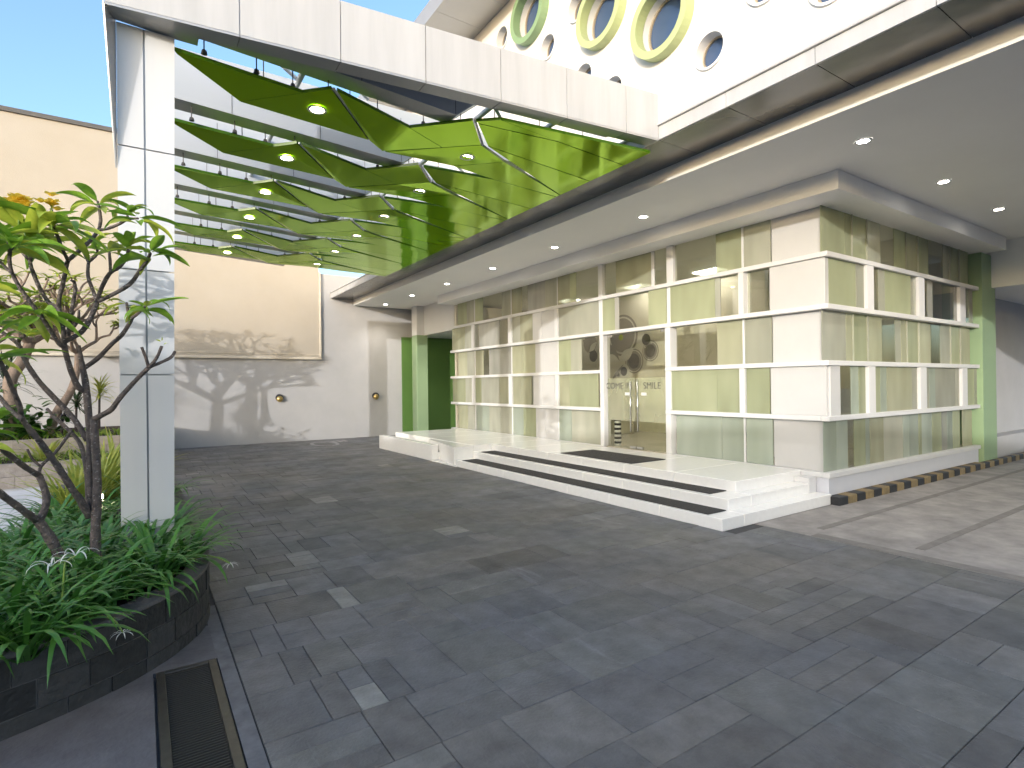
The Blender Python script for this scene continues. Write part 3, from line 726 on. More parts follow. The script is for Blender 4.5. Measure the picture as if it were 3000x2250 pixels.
# front column: panels with open joints
zj = [.36, 1.927, 2.822, 3.86, 4.898]
for i in range(4):
    z0, z1 = zj[i]+.006, zj[i+1]-.006
    wr = lambda z: .225+(.30-.225)*(z/4.9)*.6
    for (xa, xb, side) in ((-.15, .036, 0), (.050, None, 1)):
        xb0 = xb if xb is not None else wr(z0); xb1 = xb if xb is not None else wr(z1)
        v = [(xa, 5.70, z0), (xb0, 5.70, z0), (xb0, 5.72, z0), (xa, 5.72, z0), (xa, 5.70, z1), (xb1, 5.70, z1), (xb1, 5.72, z1), (xa, 5.72, z1)]
        meshobj('column_panel', v, BOXF, COLP, can)
box('column_core', -.14, .215, 5.7215, 6.1, .3, 4.90, GPANEL, can)
v = [(-.222, 5.50, 4.92), (-.234, 5.505, 4.92), (-.152, 5.715, 4.92), (-.165, 5.715, 4.92), (-.153, 5.699, 3.66), (-.165, 5.70, 3.66)]
meshobj('column_fin', v, [(0, 2, 4), (1, 5, 3), (0, 4, 5, 1), (0, 1, 3, 2), (2, 3, 5, 4)], GPANEL, can)

# green folded panels, one strip in each bay
ZP = 4.80
BAY = [[(.27, 5.735, .0), (1.39, 5.87, 0), (.88, 6.35, -.02), (.29, 5.78, .0)],
       [(.885, 6.355, -.02), (1.395, 5.872, 0), (1.63, 5.70, .03), (2.325, 6.57, .0)],
       [(1.69, 5.70, .03), (2.605, 6.005, .0), (3.165, 6.285, .0), (2.56, 6.735, -.02), (2.345, 6.58, 0)],
       [(2.62, 6.005, 0), (3.18, 5.52, .03), (3.57, 5.995, .02), (3.178, 6.283, 0)],
       [(2.60, 6.74, -.02), (3.175, 6.30, .0), (3.575, 6.01, .02), (4.08, 6.25, 0), (3.55, 6.71, -.01)],
       [(3.27, 5.55, .03), (4.33, 5.42, .02), (5.54, 5.49, 0), (5.54, 6.17, 0), (3.66, 5.975, .02)],
       [(3.67, 5.99, .02), (5.54, 6.185, 0), (5.54, 6.875, 0)],
       [(4.09, 6.255, 0), (5.54, 6.89, 0), (5.54, 6.965, 0), (4.33, 6.87, 0), (3.565, 6.715, -.01)]]
FRONT = [[(3.46, 5.33, .03), (5.53, 5.0, .0), (5.54, 5.475, 0), (4.33, 5.405, .02)], [(3.22, 5.52, .03), (3.44, 5.335, .03), (4.31, 5.405, .02), (3.28, 5.535, .03)]]
order = ['first', 'second', 'third', 'fourth', 'fifth', 'sixth']
for b in range(6):
    t = thing('green_panel_strip', 'folded glossy lime green panels with downlights in the %s bay of the canopy' % order[b], 'canopy panel', 'green canopy panel strips')
    for poly in BAY+(FRONT if b == 0 else []):
        pts = [(p[0], p[1]+1.5*b) for p in poly]; zs = [p[2] for p in poly]
        o = prism('green_panel', pts, ZP, ZP+.035, GREENS, t, zs); o.data.materials.append(GREENE)
        for pl in o.data.polygons:
            if abs(pl.normal.z) < .5: pl.material_index = 1
    for (lx, ly) in ((1.6, 6.12), (3.58, 6.37)):
        downlight('downlight', lx, ly+1.5*b, ZP+(-.008 if lx < 2 else .002), .075, LAMPY, t)
    g = Geo()
    for (hx, hy) in ((.5, 5.72), (.95, 5.80), (1.3, 5.88), (1.62, 5.76), (2.2, 5.92), (2.75, 5.92), (3.1, 5.66), (3.5, 5.56), (4.1, 5.48), (4.8, 5.48), (3.6, 6.62), (2.0, 6.25), (1.1, 6.3)):
        o = Geo().tube([(hx, hy+1.5*b, ZP+.03), (hx, hy+1.5*b, 5.40)], [.006, .006], 5); o.tube([(hx, hy+1.5*b, ZP+.034), (hx, hy+1.5*b, ZP+.07)], [.028, .02], 6)
        o.build('hanger_rod', DSTEEL, t)
    for (a, c) in (((1.66, 5.71), (2.335, 6.57)), ((3.20, 5.51), (3.60, 6.0))):
        Geo().tube([(a[0], a[1]+1.5*b, ZP+.05), (c[0], c[1]+1.5*b, ZP+.03)], [.014, .014], 6).build('joint_rail', WSTEEL, t)

# ================================================================== foreground planter
planter = thing('stone_planter', 'curved low planter of dark stone blocks round the canopy column', 'planter')
OUT = [(-1.02, 5.12), (-1.16, 4.75), (-1.24, 4.3), (-1.19, 3.88), (-1.04, 3.72), (-.84, 3.76), (-.62, 3.86), (-.31, 4.01), (-.02, 4.22), (.23, 4.51), (.39, 4.84), (.455, 5.25), (.468, 5.85), (.455, 6.7), (.44, 8.1), (.42, 9.8), (.41, 10.4)]
path3, _ = smooth_path([(p[0], p[1], 0) for p in OUT], [1]*len(OUT), 6)
# arc-length resample
S = [0]
for i in range(1, len(path3)): S.append(S[-1]+(path3[i]-path3[i-1]).length)
def at_s(s):
    s = max(0, min(S[-1], s))
    for i in range(1, len(S)):
        if S[i] >= s: t = (s-S[i-1])/(S[i]-S[i-1]); p = path3[i-1].lerp(path3[i], t); d = (path3[i]-path3[i-1]).normalized(); return p, Vector((-d.y, d.x, 0))
    return path3[-1], Vector((-1, 0, 0))
def strip_pts(s0, s1, off, n): return [at_s(s0+(s1-s0)*i/n)[0]+at_s(s0+(s1-s0)*i/n)[1]*off for i in range(n+1)]
def wall_seg(name, s0, s1, o0, o1, z0, z1, m, n, tone=None, jit=0):
    a = strip_pts(s0, s1, o0, n); b = strip_pts(s0, s1, o1, n); v, f = [], []
    for i in range(n+1): v += [(a[i].x, a[i].y, z0), (a[i].x, a[i].y, z1), (b[i].x, b[i].y, z1), (b[i].x, b[i].y, z0)]
    for i in range(n):
        for k in range(4): f.append((4*i+k, 4*i+(k+1) % 4, 4*i+4+(k+1) % 4, 4*i+4+k))
    f += [(3, 2, 1, 0), (4*n, 4*n+1, 4*n+2, 4*n+3)]
    return meshobj(name, v, f, m, planter, tone=tone)
LT = S[-1]
wall_seg('mortar_core', 0, LT, .006, .13, -.02, .405, PMORT, 60)
wall_seg('rim', 0, LT, -.004, .145, .408, .434, PRIM, 60)
for ci, (z0, z1) in enumerate(((-.02, .085), (.093, .245), (.253, .402))):
    s = -random.uniform(0, .2)
    while s < LT-.02:
        L_ = random.uniform(.22, .36) if s < 3.2 else random.uniform(.35, .6)
        s0, s1 = max(0, s+.004), min(LT, s+L_-.004)
        if s1-s0 > .03:
            b = random.uniform(.020, .055); pj = random.uniform(-.006, .003)
            wall_seg('stone_block', s0, s1, pj, .05, z0, z1, PSTONE, 4, tone=(b*1.03, b, b*.98))
        s += L_
ip = strip_pts(0, LT, .147, 60)
soilp = [(p.x, p.y) for p in ip]+[(-.90, 10.4), (-.90, 5.12)]
prism('soil_bed', soilp, .2, .385, SOIL, planter)
box('inner_rim', -1.02, -.905, 5.1, 10.4, -.02, .43, PRIM, planter, .01)

# ---- drain grate
gr = thing('drain_grate', 'long black slatted drain grate in a steel frame beside the planter', 'drain grate')
for (a, b, y0, y1) in ((.062, .11, 1.2, 4.20), (.352, .40, 1.2, 4.20), (.1105, .3515, 4.16, 4.20)):
    box('frame_bar', a, b, y0, y1, -.03, .004, mat('grate_frame', (.13, .12, .105), .4, metal=.7, var=.3, vscale=15), gr, .003)
box('pit_shade_plate', .112, .35, 1.2, 4.158, -.034, -.0315, mat('pit_shade_black', (.004, .004, .005), .9), gr)  # thin plate, its black stands for the shade inside a deep drain
y = 1.9; k = 0
first = None
while y < 4.15:
    if first is None: first = meshobj('slat', boxv(.112, .350, -.0035, .0035, -.0312, -.002), BOXF, mat('slat_steel', (.07, .07, .07), .45, metal=.6), gr); first.location.y = y
    else: copy_of(first, gr, loc=(0, y, 0))
    y += .024

# ================================================================== plants
def blade(V, Fc, base, az, length, w, droop, up, seg=7, fold=.25):
    """arching strap leaf"""
    d = Vector((math.cos(az), math.sin(az), 0)); side = Vector((-d.y, d.x, 0)); o = len(V)
    p = Vector(base); an = up
    for i in range(seg+1):
        t = i/seg; wd = w*(.55+.9*t if t < .45 else .955*(1-((t-.45)/.55)**2.2))+.0006
        dirv = d*math.cos(an)+Vector((0, 0, math.sin(an))); nrm = side.cross(dirv)
        V.append(p-side*wd*.5); V.append(p-nrm*wd*fold*-.5*-1); V.append(p+side*wd*.5)
        p = p+dirv*(length/seg); an -= droop/seg*(.5+t)
    for i in range(seg):
        a = o+3*i; Fc += [(a, a+1, a+4, a+3), (a+1, a+2, a+5, a+4)]
def clump(name, loc, n, lmin, lmax, w, m, label, cat, group, up=(.75, 1.35), droop=(1.6, 2.6), rad=.05, seed=0):
    rnd = random.Random(seed); V, Fc = [], []
    for i in range(n):
        az = rnd.uniform(0, 2*math.pi); r = rnd.uniform(0, rad)
        blade(V, Fc, (loc[0]+r*math.cos(az), loc[1]+r*math.sin(az), loc[2]), az+rnd.uniform(-.3, .3), rnd.uniform(lmin, lmax), w*rnd.uniform(.75, 1.15), rnd.uniform(*droop), rnd.uniform(*up))
    t = thing(name, label, cat, group, loc)
    meshobj('foliage', V, Fc, m, t, True); return t
lily_lab = 'clump of arching strap-leaved spider lily in the stone planter'
sd = 0
spots = []
rr = random.Random(3)
yy = 3.98
while yy < 9.2:
    lo = -.86; 
    hi = .25
    if yy < 5.0:
        # inside of curved front
        hi = -.35+ (yy-3.98)*.62
        lo = -1.05
    xx = lo+rr.uniform(0, .12)
    while xx < hi+.03:
        px_, py_ = xx+rr.uniform(-.05, .05), yy+rr.uniform(-.06, .06)
        if not (-.24 < px_ < .30 and 5.60 < py_ < 6.25): spots.append((px_, py_))
        xx += .27 if yy < 6.4 else .36
    yy += .25 if yy < 6.4 else .42
for (a, b) in spots:
    sd += 1
    if b > 7.7 and a < -.2: continue
    clump('spider_lily', (a, b, .37), 44, .36, .70, .036, LILY, lily_lab, 'lily', 'spider lilies in the planter', seed=sd, up=(.55, 1.35), droop=(1.3, 2.5))
# white spider lily flowers
def lily_flower(x, y_, z, hz, label):
    t = thing('lily_flower', label, 'flower', None, (x, y_, z))
    top = Vector((x+.02, y_-.03, hz)); Geo().tube(smooth_path([(x, y_, z), (x+.005, y_-.01, (z+hz)/2), top], [.007, .006, .005])[0], smooth_path([(x, y_, z), (x, y_, z), top], [.007, .006, .005])[1], 6).build('stalk', STEM, t, True)
    for c, rot in ((top+Vector((.05, -.02, .03)), 0), (top+Vector((-.06, -.03, -.01)), .5)):
        V, Fc = [], []
        for i in range(6): blade(V, Fc, c, rot+i*math.pi/3, .15, .011, 2.6, .75, 8)
        meshobj('petals', V, Fc, PETW, t, True)
        Geo().tube([top, c], [.004, .003], 5).build('pedicel', STEM, t)
lily_flower(-.40, 4.20, .38, .80, 'white spidery lily flower head above the planter leaves')
V, Fc = [], []
def droopy(label, p0, p1, p2):
    t = thing('spent_lily_flower', label, 'flower', None, tuple(p0))
    P, Rr = smooth_path([p0, p1, p2], [.006, .005, .004]); Geo().tube(P, Rr, 6).build('stalk', STEM, t, True)
    V, Fc = [], []
    for i in range(9): blade(V, Fc, p2, i*.7, .075, .006, 2.0, .3, 5)
    meshobj('petals', V, Fc, PETY if len(label) % 2 else PETW, t, True)
droopy('spent lily stalk drooping over the front stones of the planter', Vector((-.30, 4.2, .45)), Vector((-.16, 4.02, .47)), Vector((-.10, 3.93, .40)))
droopy('spent lily stalk leaning out over the planter corner', Vector((.20, 4.95, .47)), Vector((.42, 4.86, .52)), Vector((.56, 4.78, .45)))
# variegated yellow clumps
vlab = ['tall yellow striped grassy clump behind the planter column', 'yellow striped grassy clump beside the frangipani stems', 'yellow striped grassy clump at the pale path edge']
for i, (x, y_, n, l) in enumerate(((-.42, 8.4, 95, 1.0), (-.62, 7.9, 80, .8), (-.30, 9.3, 80, 1.1))):
    clump('variegated_grass', (x, y_, .37), n, l*.6, l*1.1, .034, VARI, vlab[i], 'grass plant', None, up=(.7, 1.5), droop=(.5, 1.4), rad=.12, seed=50+i)

# ---- main frangipani: branches drawn joint by joint, each joint with its own depth
tree = thing('frangipani_tree', 'bare-stemmed frangipani with long green leaves and yellow blossom in the stone planter', 'tree', None, (-.35, 4.95, .38))
YT = 4.95
def P3(u, v, dy): return onY(u, v, YT+dy)
BR = [  # (points (u,v), radii px, depth start, depth end)
 ([(281, 1745), (279, 1652), (280, 1540), (285, 1420), (279, 1300), (274, 1228)], [16, 15, 13, 11.5, 11, 10], 0, .02),
 ([(274, 1228), (300, 1215), (328, 1198), (352, 1165), (402, 1110), (436, 1077)], [9, 8, 7.5, 7, 6.5, 6], .02, -.25),
 ([(436, 1077), (426, 1045), (415, 1017)], [5, 4.5, 4], -.25, -.28), ([(436, 1077), (458, 1050), (474, 1014)], [5, 4.5, 4], -.25, -.30), ([(436, 1077), (480, 1058), (502, 1046), (513, 1029)], [5, 4.5, 4.5, 4], -.25, -.22),
 ([(274, 1500), (262, 1400), (264, 1300), (258, 1200), (250, 1120), (241, 1075), (235, 1040), (232, 1012)], [9, 8.5, 9.5, 9.5, 9, 8, 6, 4], .05, .12),
 ([(262, 1515), (235, 1465), (211, 1432), (169, 1366), (136, 1320), (105, 1278), (66, 1230), (57, 1189), (38, 1143), (16, 1089), (-6, 1045)], [10, 10, 9.5, 9, 8.5, 8, 7.5, 7, 6.5, 6, 5], .02, -.45),
 ([(64, 1228), (30, 1200), (0, 1165), (-40, 1120), (-70, 1050)], [6.5, 6, 6, 5, 5], -.35, .1),
 ([(256, 1290), (217, 1228), (163, 1170), (117, 1121), (81, 1070), (62, 1026), (52, 1006)], [8, 8, 7.5, 7, 7, 6.5, 6], .08, .35),
 ([(52, 1006), (60, 990), (72, 984)], [6, 5, 4], .35, .3), ([(52, 1006), (28, 988), (8, 974), (-30, 950)], [6, 5, 5, 4], .35, .5),
 ([(256, 1150), (230, 1135), (211, 1094), (198, 1053), (188, 1013)], [8, 8, 8, 7.5, 7.5], .1, -.05),
 ([(188, 1013), (174, 1008), (152, 975), (133, 945), (112, 915), (87, 883), (58, 842), (36, 801), (28, 765), (29, 729), (22, 692)], [7, 6.5, 6, 6, 6, 6, 5.5, 5, 5, 5, 4.5], -.05, -.4),
 ([(34, 800), (15, 782), (0, 765), (-40, 720)], [4.5, 4, 4, 4], -.32, -.1), ([(29, 735), (40, 722), (48, 712)], [4, 4, 3.5], -.38, -.5),
 ([(188, 1013), (184, 960), (174, 920), (172, 900)], [7, 6.5, 6.5, 6.5], -.05, 0),
 ([(172, 900), (152, 893), (135, 876), (111, 833), (92, 784), (88, 765)], [6, 6, 5.5, 5.5, 5, 5], 0, .25), ([(88, 765), (60, 734), (48, 722)], [4.5, 4, 3.5], .25, .35), ([(88, 765), (95, 741), (98, 720)], [5, 4.5, 4], .25, .15),
 ([(172, 900), (174, 871), (186, 825), (195, 777), (200, 763)], [6.5, 6, 6, 5.5, 5.5], 0, -.15), ([(200, 763), (188, 741), (169, 693), (156, 650), (150, 611)], [5, 4.5, 4.5, 4, 3.5], -.15, -.4),
 ([(200, 763), (217, 748), (265, 705), (289, 674)], [5.5, 5.5, 5.5, 5], -.15, 0), ([(289, 674), (295, 645), (291, 613), (286, 590)], [4.5, 4.5, 4, 3], 0, .1), ([(289, 674), (315, 670), (350, 656), (374, 642), (405, 640)], [4.5, 4, 4.5, 4, 3], 0, -.3),
 ([(374, 642), (373, 625)], [3.5, 3], -.22, -.22), ([(265, 705), (246, 722), (243, 735)], [3, 2.5, 2], -.03, 0),
 ([(192, 1000), (236, 975), (258, 945), (277, 904), (285, 881)], [7, 7, 7, 7, 6.5], -.05, .1),
 ([(285, 881), (272, 850), (258, 809), (259, 768)], [5.5, 5, 5, 4.5], .1, .3), ([(259, 768), (243, 736)], [4, 3], .3, .35), ([(259, 768), (284, 745), (283, 728), (270, 718)], [4, 4, 3.5, 3], .3, .2),
 ([(285, 881), (297, 845), (321, 801), (350, 782), (371, 753), (376, 731)], [6, 6, 5.5, 5.5, 5, 4.5], .1, -.05), ([(323, 799), (323, 770), (319, 731)], [4, 4, 3.5], .03, .15),
 ([(285, 883), (320, 868), (380, 833), (412, 789), (434, 757), (440, 742)], [6, 5.5, 5.5, 5, 5, 4], .1, -.25),
 ([(241, 1082), (285, 1051), (325, 1010), (358, 980), (380, 945), (388, 929)], [6, 6.5, 6, 6, 5.5, 5], .12, -.1), ([(380, 945), (375, 912), (371, 888)], [4.5, 4, 3.5], -.08, .05), ([(386, 932), (405, 918), (427, 896)], [4.5, 4, 3.5], -.1, -.25),
 ([(199, 985), (206, 930), (216, 877), (220, 848), (217, 826), (208, 822)], [5.5, 5, 5, 4.5, 4, 2.5], -.04, -.2), ([(209, 969), (228, 939), (231, 908)], [4.5, 4, 3], -.05, -.15),
 ([(181, 1745), (180, 1650), (152, 1586), (122, 1539), (110, 1525)], [15, 15, 14, 13, 13], -.02, -.05), ([(110, 1525), (85, 1508), (45, 1478), (0, 1445), (-50, 1400), (-90, 1300)], [11, 10.5, 10, 10, 9, 8], -.05, -.4),
 ([(113, 1528), (130, 1494), (136, 1458), (127, 1423), (114, 1393)], [11, 10, 9.5, 9, 8.5], -.05, .05), ([(114, 1393), (75, 1369), (30, 1335), (0, 1311), (-45, 1260)], [8, 8, 7.5, 7.5, 7], .05, -.2),
 ([(114, 1393), (119, 1368), (141, 1345), (163, 1325), (196, 1281), (208, 1265)], [5, 4.5, 4.5, 4.5, 4, 3.5], .05, .2), ([(117, 1365), (95, 1345), (80, 1316)], [4, 3.5, 3], .08, .1),
 ([(258, 1495), (256, 1410), (248, 1345), (235, 1300), (208, 1266), (169, 1230), (138, 1198)], [7, 6.5, 6.5, 6, 5.5, 5, 4], .03, .4), ([(249, 1345), (262, 1326), (265, 1260)], [5, 5, 5], .06, .06)]
g = Geo()
for pts, rad, d0, d1 in BR:
    n = len(pts); W = []; Rr = []
    for i, (u, v) in enumerate(pts):
        p = P3(u, v, d0+(d1-d0)*i/(n-1)); W.append(p); Rr.append(rad[i]/FPX*(p-O).dot(_F))
    sp, sr = smooth_path(W, Rr, 3); sr = [r*random.uniform(.93, 1.08) for r in sr]
    g.tube(sp, sr, 9)
g.build('trunk', BARK, tree, True)
# leaf blade meshes (unit length along +X, drooping)
def leaf_mesh(droop, wid, fold, seed):
    rnd = random.Random(seed); V, Fc = [], []; seg = 9; p = Vector((0, 0, 0)); an = .35*droop
    for i in range(seg+1):
        t = i/seg; w = wid*(math.sin(math.pi*min(1, t**.78*.985+.012))**.85)*.5+.003
        if t < .10: w = .007
        wav = .012*math.sin(t*9+seed)
        V += [(p.x, -w, p.z+fold*w+wav), (p.x, -w*.5, p.z+fold*w*.4), (p.x, 0, p.z-.004), (p.x, w*.5, p.z+fold*w*.4), (p.x, w, p.z+fold*w-wav)]
        p = p+Vector((math.cos(an), 0, math.sin(an)))/seg; an -= droop*1.5/seg*(.4+t*1.2)
    for i in range(seg):
        for k in range(4): a = 5*i+k; Fc.append((a, a+1, a+6, a+5))
    me = bpy.data.meshes.new('leaf'); me.from_pydata(V, [], Fc); me.update(); me.polygons.foreach_set('use_smooth', [True]*len(me.polygons))
    return me
LM = []
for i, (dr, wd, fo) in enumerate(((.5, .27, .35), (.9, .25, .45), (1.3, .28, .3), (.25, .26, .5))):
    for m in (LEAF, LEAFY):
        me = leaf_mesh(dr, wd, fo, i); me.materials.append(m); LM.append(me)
def add_leaf(parent, base, dirv, length, roll, me):
    d = dirv.normalized(); q = d.to_track_quat('X', 'Z')
    o = bpy.data.objects.new('leaf', me); col.objects.link(o); o.parent = parent
    o.matrix_parent_inverse = Matrix.Translation(-parent.location)
    o.matrix_basis = Matrix.Translation(base) @ q.to_matrix().to_4x4() @ Matrix.Rotation(roll, 4, 'X') @ Matrix.Scale(length, 4)
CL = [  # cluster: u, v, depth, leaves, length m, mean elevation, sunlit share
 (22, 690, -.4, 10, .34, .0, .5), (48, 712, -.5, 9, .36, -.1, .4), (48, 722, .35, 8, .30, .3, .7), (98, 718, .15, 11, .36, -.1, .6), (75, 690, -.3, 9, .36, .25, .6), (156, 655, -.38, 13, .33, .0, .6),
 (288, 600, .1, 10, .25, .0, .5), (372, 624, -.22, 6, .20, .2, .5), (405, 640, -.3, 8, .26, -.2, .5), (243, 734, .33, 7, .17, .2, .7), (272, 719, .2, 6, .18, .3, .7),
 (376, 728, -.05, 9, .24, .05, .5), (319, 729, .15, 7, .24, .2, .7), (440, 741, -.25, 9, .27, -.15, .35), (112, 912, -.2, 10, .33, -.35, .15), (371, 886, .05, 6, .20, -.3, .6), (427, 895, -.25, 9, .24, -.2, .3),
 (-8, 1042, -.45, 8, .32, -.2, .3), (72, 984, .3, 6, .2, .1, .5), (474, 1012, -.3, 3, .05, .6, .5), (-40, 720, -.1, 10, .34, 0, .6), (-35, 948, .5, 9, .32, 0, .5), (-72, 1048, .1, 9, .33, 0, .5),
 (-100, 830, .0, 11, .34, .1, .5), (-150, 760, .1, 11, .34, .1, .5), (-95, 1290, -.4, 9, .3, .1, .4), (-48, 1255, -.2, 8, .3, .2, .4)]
rl = random.Random(11)
for (u, v, dy, n, ln, el, sh) in CL:
    c = P3(u, v, dy)
    for i in range(n):
        az = 2*math.pi*(i*.382+rl.uniform(-.05, .05)); e = el+rl.uniform(-.45, .55)
        d = Vector((math.cos(az)*math.cos(e), math.sin(az)*math.cos(e), math.sin(e)))
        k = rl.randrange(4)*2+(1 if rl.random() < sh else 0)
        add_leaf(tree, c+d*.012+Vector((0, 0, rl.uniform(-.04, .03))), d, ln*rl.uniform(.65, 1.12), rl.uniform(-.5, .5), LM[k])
for (u, v, dy) in ((53, 600, -.35), (150, 597, -.4)):
    c = P3(u, v, dy); b0 = P3(u+3, v+80, dy); V, Fc = [], []
    nfl = 16 if u < 100 else 6
    for i in range(nfl):
        q = c+Vector((rl.uniform(-.05, .05), rl.uniform(-.05, .05), rl.uniform(-.035, .04)))
        for k in range(5): blade(V, Fc, q, k*1.257+i, .048, .034, .8, .6, 4)
    f_ = meshobj('blossom', V, Fc, PETY, tree, True); Geo().tube([b0, c], [.006, .004], 6).build('flower_stalk', STEM, f_, True)
# off-frame support for the far-left clusters
g = Geo()
for a, b, d0, d1 in (((-40, 720), (-150, 765), -.1, .1), ((-35, 950), (-100, 835), .5, .0)): g.tube([P3(a[0], a[1], d0), P3(b[0], b[1], d1)], [.012, .010], 7)
g.build('branch', BARK, tree, True)

# ================================================================== background planting
bp = thing('terraced_planter', 'two-tier pale stone planter in front of the grey wall', 'planter')
def blocks(x0, x1, y0, y1, z0, z1, n, rows):
    for r in range(rows):
        za, zb = z0+(z1-z0)*r/rows, z0+(z1-z0)*(r+1)/rows; off = .5 if r % 2 else 0
        for i in range(n+1):
            a = x0+(x1-x0)*(i-off)/n; b = x0+(x1-x0)*(i+1-off)/n; a = max(a, x0); b = min(b, x1)
            if b-a < .02: continue
            t = random.uniform(.34, .44); box('stone_block', a+.003, b-.003, y0+random.uniform(-.004, .004), y1, za+.003, zb-.003, BGSTONE, bp, tone=(t*1.08, t*.92, t*.78))
blocks(-4.6, .25, 13.64, 13.80, -.02, .46, 11, 2); box('mortar_core', -4.6, .25, 13.66, 13.85, -.02, .455, PMORT, bp)
blocks(-4.6, .25, 15.0, 15.15, .42, .80, 11, 2); box('mortar_core', -4.6, .25, 15.02, 15.2, .40, .795, PMORT, bp)
box('soil_bed', -4.6, .25, 13.86, 15.01, 0, .43, SOIL, bp); box('soil_bed', -4.6, .25, 15.205, 19.6, 0, .77, SOIL, bp)
def leaf_cloud(rnd, centre, rad, n, size, wid, V, Fc):
    for i in range(n):
        while True:
            q = Vector((rnd.uniform(-1, 1), rnd.uniform(-1, 1), rnd.uniform(-1, 1)))
            if q.length < 1: break
        p = centre+Vector((q.x*rad[0], q.y*rad[1], q.z*rad[2]))
        az = rnd.uniform(0, 6.28); blade(V, Fc, p, az, size*rnd.uniform(.6, 1.2), wid*rnd.uniform(.7, 1.2), rnd.uniform(.6, 1.8), rnd.uniform(-.2, .9), 4)
rb = random.Random(21)
# low hedge rows
for (y0, y1, z, lbl) in ((13.9, 14.9, .43, 'low yellow-green ground cover on the lower planter tier'), (15.25, 16.4, .77, 'low green ground cover on the upper planter tier')):
    V, Fc = [], []
    for i in range(420):
        p = Vector((rb.uniform(-4.4, .15), rb.uniform(y0, y1), z)); blade(V, Fc, p, rb.uniform(0, 6.28), rb.uniform(.12, .26), .045, rb.uniform(1, 2.2), rb.uniform(.6, 1.4), 4)
    o = meshobj('ground_cover', V, Fc, HEDGE, None, True); tag(o, lbl, 'ground cover', None, 'stuff')
def bg_tree(label, trunk, rad, nbr, spread, hgt, seed, nl, base):
    t = thing('frangipani_tree', label, 'tree', None, base); rnd = random.Random(seed); g = Geo(); V, Fc = [], []
    P, Rr = smooth_path(trunk, rad, 4); g.tube(P, Rr, 9)
    top = Vector(trunk[-1]); tips = []
    def grow(p, d, r, ln, lev):
        mid = p+d*ln*.5+Vector((rnd.uniform(-.05, .05), rnd.uniform(-.05, .05), rnd.uniform(-.03, .05))); e = p+d*ln+Vector((0, 0, .05))
        pp, rr_ = smooth_path([p, mid, e], [r, r*.85, r*.72], 3); g.tube(pp, rr_, 6)
        if lev == 0: tips.append((e, d)); return
        for k in range(2 if rnd.random() < .65 else 3):
            az = rnd.uniform(0, 6.28); nd = (d+Vector((math.cos(az), math.sin(az), rnd.uniform(-.15, .35)))*spread).normalized(); grow(e, nd, r*.7, ln*rnd.uniform(.7, .95), lev-1)
    for k in range(nbr):
        az = 6.28*k/nbr+rnd.uniform(-.4, .4); grow(top, Vector((math.cos(az)*.8, math.sin(az)*.8, .55)).normalized(), rad[-1]*.8, hgt, 3)
    g.build('trunk', BARKL, t, True)
    for e, d in tips:
        for i in range(nl):
            az = i*2.4+rnd.uniform(-.2, .2); blade(V, Fc, e, az, rnd.uniform(.16, .30), .07, rnd.uniform(.6, 1.6), rnd.uniform(-.1, .8), 5)
    meshobj('crown', V, Fc, LEAFY, t, True)
def at(u, v, y_): return onY(u, v, y_)
bg_tree('pale-trunked frangipani with yellow-green crown in the terraced planter against the grey wall', [(-2.35, 16.0, .7), at(38, 1210, 16), at(28, 1120, 16), at(62, 1060, 16.1), at(88, 1005, 16.2)], [.13, .12, .12, .11, .10], 4, .75, .55, 5, 9, (-2.35, 16, .7))
bg_tree('small leaning frangipani between the spiky plants of the terraced planter', [at(140, 1290, 16.4), at(165, 1210, 16.4), at(205, 1150, 16.4), at(225, 1085, 16.5), at(228, 1035, 16.5)], [.10, .09, .08, .07, .06], 4, .8, .42, 9, 8, tuple(at(140, 1290, 16.4)))
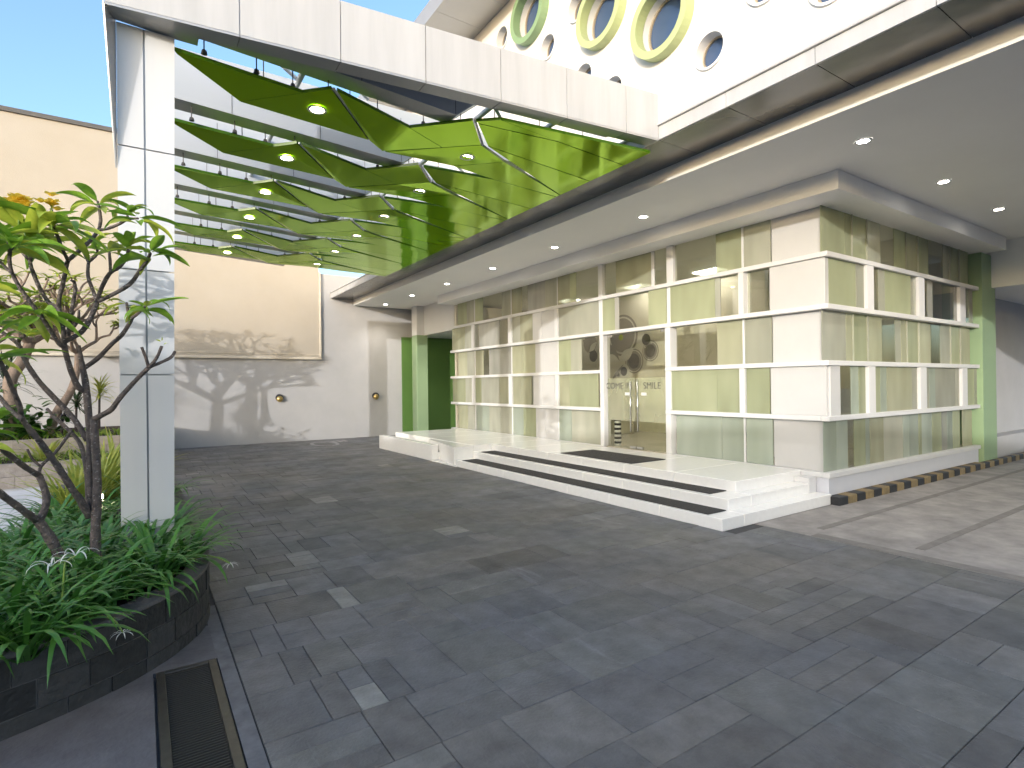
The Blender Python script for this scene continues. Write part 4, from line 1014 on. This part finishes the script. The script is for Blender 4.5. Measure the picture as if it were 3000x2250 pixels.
# off-frame neighbours whose shadows fall on the grey wall
bg_tree('frangipani standing further along the terraced planter', [(-3.6, 15.9, .7), (-3.5, 15.9, 1.6), (-3.3, 16.0, 2.4)], [.13, .12, .10], 5, .8, .6, 15, 10, (-3.6, 15.9, .7))
def spiky(label, loc, h, n, ln, m, seed):
    t = thing('spiky_plant', label, 'plant', None, loc); Geo().tube([loc, (loc[0]+.02, loc[1], loc[2]+h)], [.03, .022], 7).build('stem', BARK, t, True)
    rnd = random.Random(seed); V, Fc = [], []
    for i in range(n): blade(V, Fc, (loc[0]+.02, loc[1], loc[2]+h*rnd.uniform(.7, 1.0)), rnd.uniform(0, 6.28), ln*rnd.uniform(.7, 1.1), .03, rnd.uniform(.3, 1.2), rnd.uniform(-.5, 1.4), 5)
    meshobj('foliage', V, Fc, m, t, True)
spiky('dark green spiky dracaena by the grey wall', tuple(at(222, 1260, 17.0)), .75, 70, .45, SPIKE, 1)
spiky('yellow-topped spiky dracaena by the grey wall', tuple(at(290, 1260, 17.2)), 1.1, 80, .50, VARI, 2)
spiky('blackish purple spiky plant low by the grey wall', tuple(at(180, 1275, 17.0)), .4, 60, .40, mat('purple_leaf', (.02, .015, .03), .4, var=.3), 3)
spiky('green palm-like plant at the wall behind the pale trunk', tuple(at(12, 1230, 17.4)), 1.1, 80, .9, SPIKE, 4)
for i, (u, v, y_, lbl) in enumerate(((10, 1270, 15.6, 'broad-leaved green shrub beside the pale frangipani trunk'), (85, 1285, 15.7, 'broad-leaved green shrub between the frangipani trunks'))):
    c = at(u, v, y_); V, Fc = [], []
    for k in range(120): 
        q = Vector((rb.gauss(0, .26), rb.gauss(0, .22), abs(rb.gauss(.3, .3)))); blade(V, Fc, Vector((c.x, c.y, .77))+q, rb.uniform(0, 6.28), rb.uniform(.18, .34), .11, rb.uniform(.8, 1.8), rb.uniform(0, 1.1), 5)
    t = thing('shrub', lbl, 'shrub', None, (c.x, c.y, .77)); meshobj('foliage', V, Fc, BROAD, t, True)
clump('variegated_grass', tuple(at(130, 1365, 14.2)), 45, .5, .85, .045, VARI, 'yellow striped grassy clump on the lower tier of the terraced planter', 'grass plant', None, up=(.5, 1.4), droop=(.6, 1.6), rad=.08, seed=77)
# two small uplights in the lily bed
for i, (x, y_, lbl) in enumerate(((-.17, 6.35, 'small spot lamp among the lilies beside the column'), (-.42, 7.3, 'small spot lamp among the lilies further behind the column'))):
    t = thing('garden_light', lbl, 'garden light', None, (x, y_, .37))
    Geo().tube([(x, y_, .37), (x, y_, .66)], [.012, .012], 7).build('stake', DSTEEL, t); Geo().tube([(x, y_, .66), (x+.05, y_-.08, .69)], [.035, .045], 12).build('lamp_head', DSTEEL, t, True)
    Geo().tube([(x+.051, y_-.0815, .6905), (x+.052, y_-.083, .691)], [.036, .036], 12).build('lamp_lens', LAMPY, t)
